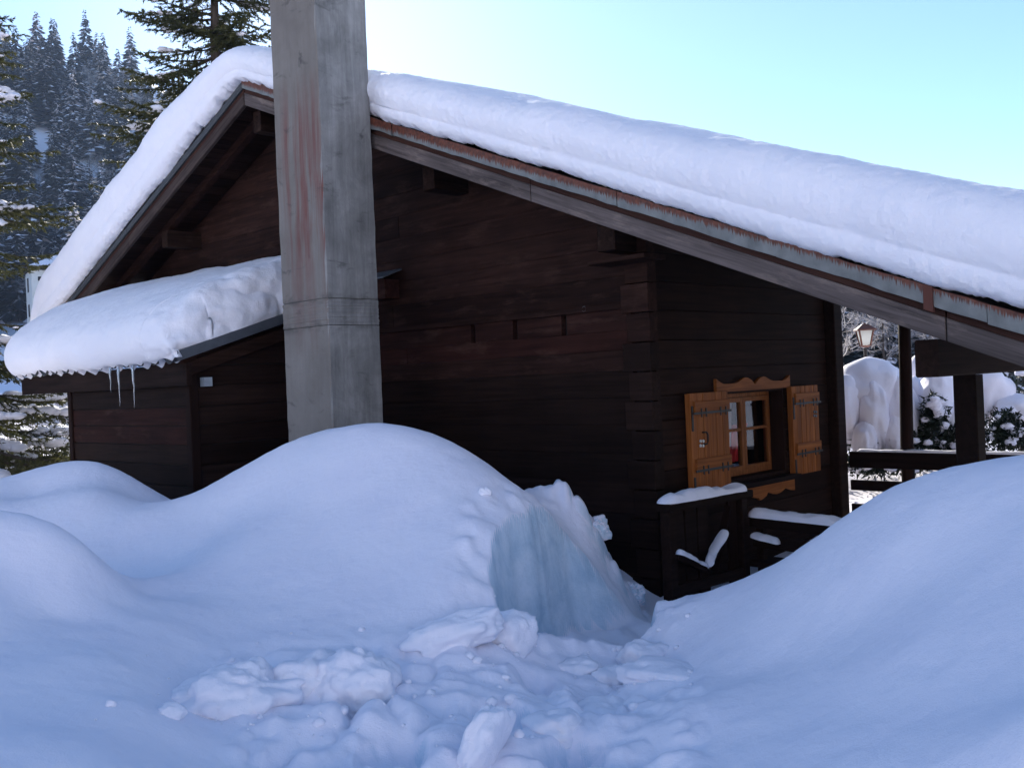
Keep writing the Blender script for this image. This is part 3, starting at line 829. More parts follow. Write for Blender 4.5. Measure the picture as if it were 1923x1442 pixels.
def dens(pts, step):
    pts = np.array(pts, float); out = [pts[0]]
    # Catmull-Rom through the profile, then resample by length
    ext = np.vstack([2 * pts[0] - pts[1], pts, 2 * pts[-1] - pts[-2]])
    c = []
    for i in range(1, len(ext) - 2):
        p0, p1, p2, p3 = ext[i - 1:i + 3]
        for t in np.linspace(0, 1, 12, endpoint=False):
            c.append(.5 * (2 * p1 + (p2 - p0) * t + (2 * p0 - 5 * p1 + 4 * p2 - p3) * t * t + (3 * p1 - p0 - 3 * p2 + p3) * t ** 3))
    c.append(pts[-1]); c = np.array(c)
    L = np.concatenate([[0], np.cumsum(np.hypot(*np.diff(c, axis=0).T))])
    s = [0.0]
    while s[-1] < L[-1]:
        x = np.interp(s[-1], L, c[:, 0])
        s.append(s[-1] + step * (1 if x < -.3 else 1 + 5 * min(1, (x + .3) / 1.2)))
    s = np.array(s); s[-1] = L[-1]
    return np.stack([np.interp(s, L, c[:, 0]), np.interp(s, L, c[:, 1])], 1)


# heights as fractions of the slab, a melt ledge a quarter of the way up
ROOFP = dens([(-.83, -.015), (-.90, .01), (-.955, .08), (-.978, .17), (-.978, .235), (-.972, .26), (-.992, .31), (-1.015, .42), (-1.02, .55), (-.99, .70), (-.92, .83), (-.80, .925), (-.60, .98), (-.30, 1.0), (.3, 1.0), (1.5, 1.0), (3.0, 1.0), (4.2, 1.0), (4.5, .9), (4.62, .6), (4.6, .2), (4.5, .0)], .02)
YS = np.linspace(YR - .18, YL + .2, 1000)
TY, TT = [-4.9, -3.5, -1.6, 1.0, 2.8, 4.3, 5.3, 6.2, 7.2, 9.4, 12.5], [.80, .76, .66, .585, .52, .46, .50, .72, .88, .92, .92]


def roof_base(y):
    r = .22
    a = math.sqrt((y - RY) ** 2 + r * r) - r * .55
    return RH - (MR if y < RY else ML) * a + .30


Pn = slab('roof_snow', YS, ROOFP, roof_base, lambda y: float(np.interp(y, TY, TT)), '', '', None, 1, 0)
nrm = grid_normals(Pn)
q = Pn.reshape(-1, 3)
d = vn(q, 1.1, 41, 2) * .028 + vn(q * np.array([1, 1.0, .8]), 5.0, 42, 2) * .006 + vn(q * np.array([1.5, 1.6, .7]), 17, 43, 3, .65) * .0045 * np.clip(1 - (q[:, 0] + .6) / .5, 0, 1)
front = np.repeat((ROOFP[:, 0] < .1)[None], len(YS), 0).ravel()
q = q + nrm.reshape(-1, 3) * (d * np.where(front, 1, .8))[:, None] * np.sign(nrm[:, len(ROOFP) - 8, 2].mean())
q = q.reshape(Pn.shape)
# ragged lower edge: bites out of it near the ridge and the chimney
bite = (np.clip(vn2(YS, np.zeros_like(YS), 21.0, 44, 3, .7), -.15, 1) + .45 * np.clip(vn2(YS, np.zeros_like(YS), 2.3, 45, 2), 0, 1)) * (np.interp(YS, [-5, -1, 1, 2, 3.2, 5.0, 6.2, 7.5, 13], [.010, .012, .016, .045, .06, .05, .05, .022, .018]))
for j, w in enumerate(np.clip(1 - np.arange(10) / 9.0, 0, 1)):
    q[:, j, 2] += bite * w; q[:, j, 0] += bite * .35 * w
# round off both ends of the slab
for side_, yend in ((0, YR - .18), (-1, YL + .2)):
    dd = np.abs(YS - yend)
    f = np.sqrt(np.clip(1 - (1 - np.clip(dd / .5, 0, 1)) ** 2, 0, 1))
    base_ = np.array([roof_base(y) for y in YS])
    q[:, :, 2] = base_[:, None] + (q[:, :, 2] - base_[:, None]) * f[:, None]
# the chimney holds a hollow melted into the verge snow
hol = np.exp(-((q[..., 1] - 2.72) / .22) ** 2) * (q[..., 0] < .2)
q[..., 0] += hol * .10
snow_org = (-.8, RY, 3.6)
solo('roof_snow', 'h', snow_org, q.reshape(-1, 3), grid_faces(*q.shape[:2]), 'snow_roof', 'thick blanket of snow lying on the chalet roof, rounded over its verge', 'snow', kind='stuff', smooth=True)

# ---------------------------------------------------------------- chimney
chim = thing('chimney', 'h', (-1.22, 2.72, -E), 'tall square concrete chimney with rusty streaks rising in front of the gable', 'chimney')
zs = [-2.4, .635, .905, 5.2]
for i in range(3):
    a, b = zs[i] + (.004 if i else 0), zs[i + 1] - .004
    s = .0 if i % 2 == 0 else .002
    bmx = MB()
    xA, xB, yA, yB, c = -1.535 - s, -.90, 2.715 - s, 3.525 + s, .012
    ring = [(xA + c, yA), (xB, yA), (xB, yB), (xA + c, yB), (xA, yB - c), (xA, yA + c)]
    n = 24
    V = []; F = []
    for k_, zz_ in enumerate(np.linspace(a, b, n)):
        for x, y in ring:
            j = .004 * random.uniform(-1, 1)
            V.append((x + j, y + .003 * random.uniform(-1, 1), zz_))
    for k_ in range(n - 1):
        for j in range(6): F.append((k_ * 6 + j, k_ * 6 + (j + 1) % 6, (k_ + 1) * 6 + (j + 1) % 6, (k_ + 1) * 6 + j))
    F += [tuple(range(6))[::-1], tuple(range((n - 1) * 6, n * 6))]
    bmx.add(V, F).to('concrete_section', 'concrete', chim)
MB().box(-1.522, -.915, 2.73, 3.51, -2.35, 5.1).to('core', 'mortar', chim)
MB().box(-1.62, -.82, 2.63, 3.61, 5.204, 5.30).to('cap', 'concrete', chim)

# ---------------------------------------------------------------- lean-to shed
shed = thing('shed', 'h', (-1.0, 6.3, -E), 'dark plank lean-to shed with corrugated roof against the gable wall', 'shed')
ST = .315


def zs_(x): return .37 + ST * (x + 2.15)   # underside of the sheet


fw = MB().box(-1.97, -1.90, 4.74, 8.03, -2.4, .30).to('front_wall', 'dark_void', shed)
sz = [-2.4, -2.17, -1.95, -1.73, -1.5, -1.27, -1.03, -.79, -.565, -.345, -.135, .10, .32]
for i in range(len(sz) - 1):
    mt = 'wood_red_y' if -.6 < sz[i] < -.2 else 'wood_black_y'
    MB().plate([(4.80, sz[i] + .005), (7.97, sz[i] + .005), (7.97, sz[i + 1] - .005), (4.80, sz[i + 1] - .005)], 1.965, 1.992 + .008 * random.random(), .007, FG).to('plank', mt, fw)
swl = MB().box(-1.90, -.02, 4.74, 4.80, -2.4, .36).to('side_wall', 'dark_void', shed)
for i in range(len(sz) - 1):
    V = [(-1.93, sz[i] + .005), (-.02, sz[i] + .005), (-.02, sz[i + 1] - .005), (-1.93, sz[i + 1] - .005)]
    MB().plate(V, -4.735, -4.71 + .006 * random.random(), .007, FS).to('plank', 'wood_black_x', swl)
MB().plate([(-1.90, .33), (-.02, .33), (-.02, zs_(-.02) - .03), (-1.90, zs_(-1.9) - .03)], -4.735, -4.71, .006, FS).to('plank', 'wood_black_x', swl)
for y in (4.74, 8.0):
    MB().bar((-1.965, y, -2.4), (-1.965, y, .31), .11, .11, (0, 1, 0), bev=.008).to('corner_post', 'wood_dark_z', shed)
MB().plate([(4.60, .10), (9.50, .10), (9.50, .345), (4.60, .345)], 2.03, 2.09, .008, FG).to('fascia_board', 'wood_black_y', shed)
MB().plate([(-2.09, zs_(-2.09) - .20), (0.0, zs_(0) - .20), (0.0, zs_(0) - .045), (-2.09, zs_(-2.09) - .045)], -4.68, -4.625, .006, FS).to('verge_board', 'wood_dark_x', shed)
MB().bar((-2.0, 9.38, .22), (0, 9.38, .22 + .6), .10, .16, bev=.006).to('roof_bearer', 'wood_black_x', shed)
# corrugated sheet
ny, nx = 320, 8
yc_ = np.linspace(4.585, 9.62, ny); xc_ = np.linspace(-2.19, -.02, nx)
A, B = np.meshgrid(xc_, yc_, indexing='ij')
Zc = .40 + ST * (A + 2.15) + .038 * np.cos(2 * math.pi * (B - 4.6) / .36)
top = np.stack([A, B, Zc], 2).reshape(-1, 3); bot = top - np.array([0, 0, .006])
gf = grid_faces(nx, ny)
Vc = np.vstack([top, bot]); Fc = [tuple(f) for f in gf] + [tuple(f[::-1] + len(top)) for f in gf] + [(j, j + 1, j + 1 + len(top), j + len(top)) for j in range(ny - 1)]
put('corrugated_sheet', Vc, Fc, 'corrugated', shed, smooth=True)
MB().add([(-2.20, 4.57, .365), (-.02, 4.57, .365 + ST * 2.18), (-.02, 4.57, .475 + ST * 2.18), (-2.20, 4.57, .475), (-2.20, 4.70, .475), (-.02, 4.70, .475 + ST * 2.18)], [(0, 1, 2, 3), (3, 2, 5, 4)]).to('verge_sheet', 'sheet_grey', shed)
MB().box(-1.88, -1.78, 4.61, 4.70, .085, .185).to('junction_box', 'box_grey', shed)

# snow on the shed
SHP = dens([(-2.10, -.05), (-2.20, -.02), (-2.27, .08), (-2.315, .22), (-2.32, .38), (-2.28, .55), (-2.18, .72), (-2.02, .86), (-1.80, .95), (-1.5, 1.0), (-1.1, 1.0), (-.7, .98), (-.3, .95), (-.06, .9), (-.03, .5), (-.03, .1)], .022)
YH = np.unique(np.concatenate([4.60 + .55 * np.linspace(0, 1, 70) ** 1.8, np.linspace(5.15, 9.0, 200), 9.74 - .74 * np.linspace(0, 1, 50) ** 1.6]))
Ps = np.zeros((len(YH), len(SHP), 3))
for i, y in enumerate(YH):
    T = float(np.interp(y, [4.6, 5.2, 6.5, 8, 9.2, 9.74], [.66, .72, .76, .78, .80, .80]))
    fl = math.sqrt(max(0, 1 - (1 - min(1, (9.74 - y) / .48)) ** 2))
    e_ = min(1, (y - 4.60) / .30)
    fr_ = math.sqrt(max(0, 1 - (1 - e_) ** 2)) ** .8
    s = fl * fr_
    xx = SHP[:, 0]
    Ps[i, :, 0] = xx + ((1 - fl) * .25 + (1 - fr_) * .12) * (xx < -1.8); Ps[i, :, 1] = y
    Ps[i, :, 2] = .425 + ST * (np.maximum(xx, -2.2) + 2.15) + SHP[:, 1] * T * s
nr = grid_normals(Ps).reshape(-1, 3)
qs = Ps.reshape(-1, 3)
rough = np.exp(-np.clip(qs[:, 1] - 4.6, 0, 9) / .45)
d = vn(qs, 1.3, 51, 2) * .03 + vn(qs, 6, 52, 2) * .006 + rough * (np.abs(vn(qs, 3.0, 53, 2)) * .07 + vn(qs, 8, 54, 2) * .010 - .035)
sg = np.sign(nr[:, 2].mean())
qs = (qs + sg * nr * d[:, None]).reshape(Ps.shape)
scal = .045 * np.cos(2 * math.pi * (YH - 4.6) / .36)
for j in range(5):
    qs[:, j, 2] += (scal - .035) * (1 - j / 5) * sstep(4.6, 4.9, YH)
solo('shed_snow', 'h', (-1.1, 7.0, .45), qs.reshape(-1, 3), grid_faces(*qs.shape[:2]), 'snow_roof', 'rounded pillow of snow on the shed roof, broken at its right end', 'snow', kind='stuff', smooth=True)

# icicles from the shed eave
for y, L, lab in ((6.04, .47, 'middle icicle of the three long ones under the shed eave'), (5.65, .50, 'rightmost of the three long icicles under the shed eave'), (6.27, .30, 'leftmost and shortest of the three long icicles under the shed eave')):
    zt = .37
    pts = [(-2.2 + .004 * random.uniform(-1, 1), y + .006 * random.uniform(-1, 1), zt - L * t_) for t_ in np.linspace(0, 1, 9)]
    b = MB().tube(pts, [.014, .013, .010, .010, .008, .007, .005, .004, .0015], 8)
    b.tube([(-2.2, y + .03, zt), (-2.2, y + .028, zt - L * .3), (-2.2, y + .026, zt - L * .45)], [.008, .005, .0015], 6)
    b.solo('icicle', 'h', (-2.2, y, zt - L), 'ice', smooth=True, label=lab, cat='icicle', group='icicles under the shed eave')


def pillow(length, width, height, seed, nl=60, nw=18):
    """long loaf of snow along +u, from u=0 to length; returns local grid (u, v, w)"""
    u = np.linspace(0, 1, nl); a = np.linspace(0, math.pi, nw)
    U_, A_ = np.meshgrid(u, a, indexing='ij')
    e = np.clip(np.minimum(U_, 1 - U_) * length / (width * .6), 0, 1); e = np.sqrt(1 - (1 - e) ** 2)
    v = -np.cos(A_) * width / 2 * (.35 + .65 * e); w = np.sin(A_) ** .7 * height * e
    P = np.stack([U_ * length, v, w], 2)
    n_ = vn(P.reshape(-1, 3), 5, seed, 3).reshape(U_.shape)
    P[..., 2] *= 1 + .35 * n_; P[..., 1] += .02 * n_
    return P


def lay_h(Pl, o, du, dv):
    """map loaf coordinates into the house frame"""
    o = np.array(o, float); du = np.array(du, float); dv = np.array(dv, float)
    return o + Pl[..., 0:1] * du + Pl[..., 1:2] * dv + Pl[..., 2:3] * np.array([0, 0, 1.0])


# snow left on the terrace rail, a thin bright line
Pp = lay_h(pillow(4.3, .08, .035, 61, 120), (3.80, -4.5, -1.004), (0, 1, 0), (-1, 0, 0))
solo('rail_snow', 'h', (3.8, -2.3, -1.0), Pp.reshape(-1, 3), grid_faces(*Pp.shape[:2]), 'snow', 'thin line of sunlit snow along the terrace rail', 'snow', kind='stuff', smooth=True)

# ---------------------------------------------------------------- railing panel beside the window wall
rl = thing('railing', 'h', (.25, -.45, -E), 'dark wooden railing panel with snow on its handrail below the orange shutter', 'railing')
MB().bar((-.42, -.45, -1.14), (.92, -.45, -1.16), .14, .07, bev=.008).to('handrail', 'wood_black_x', rl)
MB().bar((-.36, -.45, -2.4), (-.36, -.45, -1.18), .10, .10, (0, 1, 0), bev=.006).to('post', 'wood_black_x', rl)
MB().bar((.80, -.45, -2.4), (.80, -.45, -1.20), .10, .10, (0, 1, 0), bev=.006).to('post', 'wood_black_x', rl)
for k_, x in enumerate((-.22, -.03, .16)):
    MB().box(x - .08, x + .08, -.455, -.43, -2.3, -1.19).to('board', 'wood_black_x', rl)
MB().box(.58, .72, -.455, -.43, -2.3, -1.20).to('board', 'wood_dark_z', rl)
MB().bar((.30, -.47, -1.80), (.56, -.47, -1.24), .03, .07, (0, 1, 0)).to('brace', 'wood_dark_z', rl)
MB().bar((-.34, -.50, -1.55), (.10, -.50, -1.74), .05, .06).to('brace', 'wood_black_x', rl)
MB().bar((.10, -.50, -1.74), (.42, -.50, -1.50), .05, .06).to('brace', 'wood_black_x', rl)
MB().bar((-.30, -.46, -1.86), (.76, -.46, -1.88), .06, .09).to('lower_rail', 'wood_black_x', rl)
Pp = lay_h(pillow(1.26, .17, .085, 62), (-.42, -.45, -1.105), (1, 0, -.015), (0, -1, 0))
solo('railing_snow', 'h', (.2, -.45, -1.1), Pp.reshape(-1, 3), grid_faces(*Pp.shape[:2]), 'snow', 'loaf of snow on the railing below the orange shutter', 'snow', kind='stuff', smooth=True)
for (o, L, du, w, h, sd_) in [((-.36, -.52, -1.535), .50, (.918, 0, -.397), .09, .045, 63), ((.08, -.52, -1.715), .44, (.80, 0, .60), .10, .055, 64)]:
    Pp = lay_h(pillow(L, w, h, sd_, 40, 14), o, du, (0, -1, 0))
    solo('brace_snow', 'h', (o[0], o[1], o[2]), Pp.reshape(-1, 3), grid_faces(*Pp.shape[:2]), 'snow', 'short strip of snow on the left arm of the V-shaped brace' if sd_ == 63 else 'short lump of snow on the right arm of the V-shaped brace', 'snow', kind='stuff', smooth=True)
rb = thing('bench', 'h', (1.0, -1.0, -E), 'dark bench back under a tilted strip of snow, right of the railing panel', 'bench')
MB().bar((1.0, -.44, -1.44), (1.0, -1.75, -1.48), .07, .10, bev=.006).to('top_board', 'wood_black_y', rb)
MB().bar((1.0, -.46, -1.62), (1.0, -1.75, -1.66), .05, .12, bev=.006).to('back_board', 'wood_black_y', rb)
MB().bar((1.04, -.46, -1.82), (1.04, -1.75, -1.86), .34, .05, bev=.006).to('seat', 'wood_black_y', rb)
for y in (-.52, -1.15, -1.70):
    MB().bar((1.04, y, -2.4), (1.04, y, -1.5), .07, .07, (0, 1, 0)).to('leg', 'wood_black_x', rb)
Pp = lay_h(pillow(1.3, .15, .075, 65), (1.0, -.42, -1.388), (0, -1, -.03), (-1, 0, 0))
solo('bench_snow', 'h', (1.0, -1.0, -1.4), Pp.reshape(-1, 3), grid_faces(*Pp.shape[:2]), 'snow', 'long strip of snow lying on the bench back', 'snow', kind='stuff', smooth=True)
Pp = lay_h(pillow(.30, .10, .06, 66, 30, 12), (.93, -.47, -1.575), (0, -1, -.15), (-1, 0, 0))
solo('bench_snow', 'h', (.9, -.6, -1.55), Pp.reshape(-1, 3), grid_faces(*Pp.shape[:2]), 'snow', 'small scrap of snow just under the strip on the bench back', 'snow', kind='stuff', smooth=True)

# ---------------------------------------------------------------- behind the panes
def sheet(x0, x1, z0, z1, y, waves, amp, cut=None):
    n = 40; r = 16
    P = np.zeros((n, r, 3))
    for i, a in enumerate(np.linspace(0, 1, n)):
        for j, b in enumerate(np.linspace(0, 1, r)):
            xe = x1 if cut is None else x0 + (x1 - x0) * cut(b)
            P[i, j] = (x0 + (xe - x0) * a, y + amp * math.sin(a * waves * 2 * math.pi), z1 + (z0 - z1) * b)
    return P


Pc = sheet(1.33, 1.90, -.80, -.25, .27, 5, .012, lambda b: 1.0 - .12 * b)
solo('curtain', 'h', (1.6, .3, -.86), Pc.reshape(-1, 3), grid_faces(*Pc.shape[:2]), 'curtain_white', 'white curtain drawn to the left behind the window panes', 'curtain', smooth=True)
Pc = sheet(1.72, 2.30, -.98, -.58, .34, 4, .02, lambda b: 1.0 - .35 * b)
solo('curtain', 'h', (2.0, .36, -.9), Pc.reshape(-1, 3), grid_faces(*Pc.shape[:2]), 'curtain_red', 'red cloth hanging low behind the right window panes', 'curtain', smooth=True)

# ---------------------------------------------------------------- chunks thrown up along the dug path
def chunk(label, x, y, size, seed, rough=.25, rot=0.0, tilt=0.0, lift=.25, boxy=.0, mat='snow'):
    size = tuple(.86 * q for q in size); lift = lift - .2
    V, F = ICO[5 if max(size) > .2 else 4]
    D = V.copy()
    if boxy:
        m_ = np.abs(D).max(1, keepdims=True); boxy = boxy * .6; D = D * ((1 - boxy) + boxy / m_ * .8)
    n1 = vn(V * 1.0 + seed * 3.1, 1.7, seed, 2); n2 = np.abs(vn(V * np.array(size) / max(size) * 1.5 + seed, 2.6, seed + 1, 2)); n3 = vn(V * np.array(size) / max(size) + seed, 14, seed + 2, 2)
    D = D * (1 + rough * .85 * n1 + rough * .55 * (n2 - .3) + rough * .05 * n3)[:, None] * np.array(size)
    c, s = math.cos(tilt), math.sin(tilt)
    D = D @ np.array([[c, 0, -s], [0, 1, 0], [s, 0, c]])
    c, s = math.cos(rot), math.sin(rot)
    D = D @ np.array([[c, s, 0], [-s, c, 0], [0, 0, 1]])
    z = ground_at(x, y)
    P = D + np.array([x, y, z + size[2] * lift])
    solo('snow_chunk', 'w', (x, y, z - size[2] * .5), P, F, mat, label, 'snow chunk', 'chunks of snow along the dug path', smooth=True)


chunk('large crumbly snow lump at the left end of the trodden snow', -1.32, 4.55, (.30, .24, .17), 3, .30, .3, 0, .30)
chunk('ragged lump of snow just right of the large crumbly one', -1.06, 4.75, (.22, .17, .13), 4, .34, .8, 0, .2)
chunk('big rounded block of snow in the middle of the trodden snow', -.80, 4.72, (.24, .22, .19), 5, .20, .1, .1, .35, .45)
chunk('long flat slab of snow lying below the central mound', -.36, 5.25, (.34, .15, .12), 6, .18, .35, -.15, .35, .55)
chunk('square block of snow at the foot of the icy cut', -.07, 5.50, (.17, .15, .16), 7, .18, .6, .1, .4, .6)
chunk('pointed shard of snow standing upright near the bottom of the picture', -.19, 3.98, (.09, .20, .24), 8, .16, -.35, .45, .25, .35)
chunk('low lump of snow beside the mouth of the trench', .30, 5.50, (.15, .12, .08), 9, .26, .2, 0, .25, .3)
chunk('lumpy block of snow on the lip of the trench', .47, 5.40, (.13, .13, .08), 10, .24, 1.0, 0, .3, .4)
chunk('overhanging lump of snow at the broken edge of the right bank', .70, 5.62, (.17, .18, .13), 12, .22, .4, .1, .25, .5)
chunk('small pale ball of snow on the right bank by the trench', .70, 5.20, (.065, .055, .05), 13, .15, 0, 0, .5)
chunk('broad low lump of snow right of the trodden path', .42, 4.72, (.26, .24, .12), 14, .24, .3, 0, .1, .3)
chunk('half-buried lump of snow below the low lump on the path', .12, 4.35, (.16, .15, .09), 15, .25, .9, 0, .1, .3)
chunk('small lump of snow on the near edge of the trodden snow at left', -1.50, 4.15, (.07, .06, .05), 16, .2, 0, 0, .3)
chunk('wide crust slab of snow lying on the right bank beside the trench', .78, 5.12, (.34, .22, .085), 21, .16, -.35, .10, .15, .5)
chunk('tiny crumb of snow stuck high on the central mound', -.22, 6.75, (.05, .045, .035), 17, .3, 0, 0, .4)
chunk('jagged icy lump resting against the wall behind the cut', .66, 8.32, (.13, .11, .12), 18, .30, .5, 0, .15, .2, 'snow_icy')
chunk('smaller icy lump below the jagged one by the house corner', .95, 8.36, (.12, .10, .12), 19, .30, .9, 0, .2, .2, 'snow_icy')
chunk('flat crust of snow broken off beside the path at the bottom', .28, 3.72, (.24, .16, .07), 20, .2, .2, .1, .2, .5)

# crumbs and powder between the chunks
rc = np.random.default_rng(77)
CV, CF, nc = [], [], 0
cl = [(-1.25, 4.5), (-.95, 4.6), (-.7, 4.6), (-.35, 5.1), (-.05, 5.35), (.3, 5.5), (.6, 5.5), (.35, 4.8), (-.15, 4.2), (.55, 5.0), (-.5, 4.4)]
for i_ in range(190):
    c0 = cl[rc.integers(len(cl))]
    x_, y_ = c0[0] + rc.normal() * .26, c0[1] + rc.normal() * .26
    if not (-1.9 < x_ < 1.0 and 3.4 < y_ < 5.9): continue
    r_ = .006 + .026 * rc.random() ** 3.5
    v_, f_ = ICO[2 if r_ > .018 else 1]
    w_ = v_ * (1 + .3 * vn(v_ + i_, 1.6, 78, 2))[:, None] * np.array([1, 1, .75]) * r_
    CV.append(w_ + np.array([x_, y_, 0])); CF.append(f_ + nc); nc += len(v_)
cen = np.array([c.mean(0) for c in CV]); cz = near_z(cen[:, 0], cen[:, 1])
CV = [c + np.array([0, 0, z_ + .004]) for c, z_ in zip(CV, cz)]
solo('snow_crumbs', 'w', (-.3, 4.8, -1.5), np.vstack(CV), np.vstack(CF), 'snow', 'loose snow crumbs scattered between the chunks on the trodden snow', 'snow', kind='stuff', smooth=True)

# ---------------------------------------------------------------- conifers near the house
def spruce(name, label, x, y, zbase, H, Rmax, seed, whorl=.34, snow=.5, lean=0.0, nb=(6, 8), zlo=1.0, needle='needle', up=.0, gap=None):
    rs = random.Random(seed)
    root = thing(name, 'w', (x, y, zbase), label, 'tree')
    tr = MB()
    n = 14
    tr.tube([(x + .02 * H * math.sin(i * 1.3) * .1, y, zbase + H * i / n) for i in range(n + 1)], [max(.012, .017 * H * (1 - i / n) ** .9) for i in range(n + 1)], 9)
    NV = []; NF = []; WV = MB(); SV = []; SF = []; ns = 0

    def needles(p, d, L, dens_):
        """a twig with needles all round"""
        k = max(4, int(L * dens_))
        a = np.array([0, 0, 1.0]) if abs(d[2]) < .9 else np.array([1.0, 0, 0])
        s_ = np.cross(d, a); s_ /= np.linalg.norm(s_); u_ = np.cross(s_, d)
        for i in range(k):
            t_ = (i + rs.random()) / k
            q_ = p + d * L * t_
            th = rs.uniform(0, 2 * math.pi)
            o_ = (s_ * math.cos(th) + u_ * math.sin(th))
            nl = rs.uniform(.045, .080)
            e_ = q_ + (o_ * .75 + d * .75) * nl
            w_ = np.cross(o_, d) * .013
            b_ = len(NV)
            NV.extend([q_ - w_, q_ + w_, e_]); NF.append((b_, b_ + 1, b_ + 2))

    h = zlo
    while h < H - .25:
        f = 1 - h / H
        L0 = Rmax * f ** .65
        for k in range(rs.randint(*nb)):
            az = rs.uniform(0, 2 * math.pi)
            L = L0 * rs.uniform(.62, 1.08)
            if L < .15: continue
            if gap and gap[0] < h < gap[1] and math.cos(az) > .1: continue      # boughs lost on the house side
            droop = .12 + .28 * f + rs.uniform(-.18, .16) - up
            hh = h + rs.uniform(-.3, .3)
            pts = []
            m_ = max(5, int(L / .14))
            for i in range(m_ + 1):
                t_ = i / m_
                r_ = L * t_
                pts.append(np.array([x + math.cos(az) * r_ + .02 * rs.uniform(-1, 1), y + math.sin(az) * r_ + .02 * rs.uniform(-1, 1), zbase + hh - droop * L * (t_ - .62 * t_ * t_ * t_)]))
            WV.tube(pts, [max(.003, .014 * L * (1 - i / (m_ + .5))) for i in range(m_ + 1)], 4, cap=False)
            for i in range(1, m_ + 1):
                t_ = i / m_
                if t_ < .12: continue
                d = pts[i] - pts[i - 1]; d /= np.linalg.norm(d)
                sd_ = np.array([-math.sin(az), math.cos(az), 0])
                needles(pts[i - 1], d, np.linalg.norm(pts[i] - pts[i - 1]), 115)
                for sgn in (-1, 1):
                    if rs.random() < .08: continue
                    tl = (.10 + .42 * L * .42 * (1 - t_) ** .8) * rs.uniform(.6, 1.15)
                    td = d * .62 + sgn * sd_ * .78 + np.array([0, 0, rs.uniform(-.45, .05)])
                    td /= np.linalg.norm(td)
                    seg = max(1, int(tl / .17)); p = pts[i].copy()
                    for sgm in range(seg):
                        td = td + np.array([0, 0, -.10]); td /= np.linalg.norm(td)
                        needles(p, td, tl / seg, 112); p = p + td * tl / seg
                        if sgm == seg // 2 and tl > .3:
                            for s2 in (-1, 1):
                                d2 = td * .7 + s2 * np.cross(td, np.array([0, 0, 1.0])) * .7; d2 /= np.linalg.norm(d2)
                                needles(p, d2, tl * .35, 62)
                    if rs.random() < snow * .10 * (.4 + f):
                        SV_, SF_ = ICO[1]
                        c_ = pts[i] + td * tl * .5 + np.array([0, 0, .02]); r_ = rs.uniform(.03, .08)
                        SV.append(SV_ * np.array([r_ * 1.4, r_ * 1.4, r_ * .55]) * (1 + .25 * vn(SV_ + c_, 2.5, seed))[:, None] + c_); SF.append(SF_ + ns); ns += len(SV_)
            # snow lying along the bough
            if rs.random() < snow:
                a_ = rs.uniform(.2, .55); b_ = a_ + rs.uniform(.2, .42)
                for i in range(m_ + 1):
                    if a_ < i / m_ < b_:
                        SV_, SF_ = ICO[2]
                        r_ = rs.uniform(.06, .13) * (.65 + .5 * f)
                        c_ = pts[i] + np.array([0, 0, r_ * .4])
                        al = np.array([math.cos(az), math.sin(az), 0])
                        W_ = SV_ * np.array([r_ * 1.35, r_ * 1.35, r_ * .72]) * (1 + .3 * vn(SV_ * 1.3 + c_, 2.0, seed + 3, 2))[:, None]
                        SV.append(W_ + c_); SF.append(SF_ + ns); ns += len(SV_)
        h += whorl * rs.uniform(.7, 1.25) * (.55 + .6 * f)
    tr.to('trunk', 'bark', root, smooth=True)
    WV.to('branches', 'bark', root)['kind'] = 'stuff'
    put('needles', np.array(NV), np.array(NF), needle, root)['kind'] = 'stuff'
    if SV: put('snow', np.vstack(SV), np.vstack(SF), 'snow', root, smooth=True)['kind'] = 'stuff'
    return root


spruce('spruce_tree', 'snow-flecked spruce standing close behind the shed at the left edge', -9.95, 17.0, -1.5, 11.5, 3.3, 5, whorl=.28, snow=.5, zlo=.3, nb=(8, 10), gap=(3.2, 4.5))
spruce('spruce_tree', 'tall dark spruce showing above the roof beside the chimney', -5.7, 20.0, -1.5, 13.4, 3.9, 8, whorl=.29, snow=.22, nb=(6, 8), zlo=4.0, up=.05)

# low snowy shrubs beside the shed, in the sun
def shrub(label, x, y, z, r, h, seed, mat='needle', n=2600, group=None):
    rs = np.random.default_rng(seed)
    root = thing('shrub', 'w', (x, y, z), label, 'shrub', group)
    d = rs.normal(size=(n, 3)); d /= np.linalg.norm(d, axis=1, keepdims=True); d[:, 2] = np.abs(d[:, 2])
    rr = rs.uniform(.25, 1, n) ** .5 * (1 + .3 * vn(d * 1.0 + seed, 2.2, seed))
    c = d * rr[:, None] * np.array([r, r, h]) + np.array([x, y, z])
    a = rs.normal(size=(n, 3)); a /= np.linalg.norm(a, axis=1, keepdims=True)
    b = np.cross(a, rs.normal(size=(n, 3))); b /= np.linalg.norm(b, axis=1, keepdims=True)
    ln = rs.uniform(.05, .13, n)[:, None]
    V = np.stack([c - b * ln * .13, c + b * ln * .13, c + a * ln], 1).reshape(-1, 3)
    put('twigs', V, np.arange(3 * n).reshape(-1, 3), mat, root)['kind'] = 'stuff'
    SV, SF, ns = [], [], 0
    for i in range(26):
        th = rs.uniform(0, 6.28); q = rs.uniform(.1, .95); v, f = ICO[2]
        s_ = rs.uniform(.08, .2) * r
        zc = z + h * math.sqrt(max(0, 1 - q * q)) * rs.uniform(.7, 1.02)
        SV.append(v * np.array([s_ * 1.4, s_ * 1.4, s_ * .7]) * (1 + .3 * vn(v + i, 2, seed))[:, None] + np.array([x + math.cos(th) * q * r, y + math.sin(th) * q * r, zc])); SF.append(f + ns); ns += len(v)
    put('snow', np.vstack(SV), np.vstack(SF), 'snow', root, smooth=True)['kind'] = 'stuff'


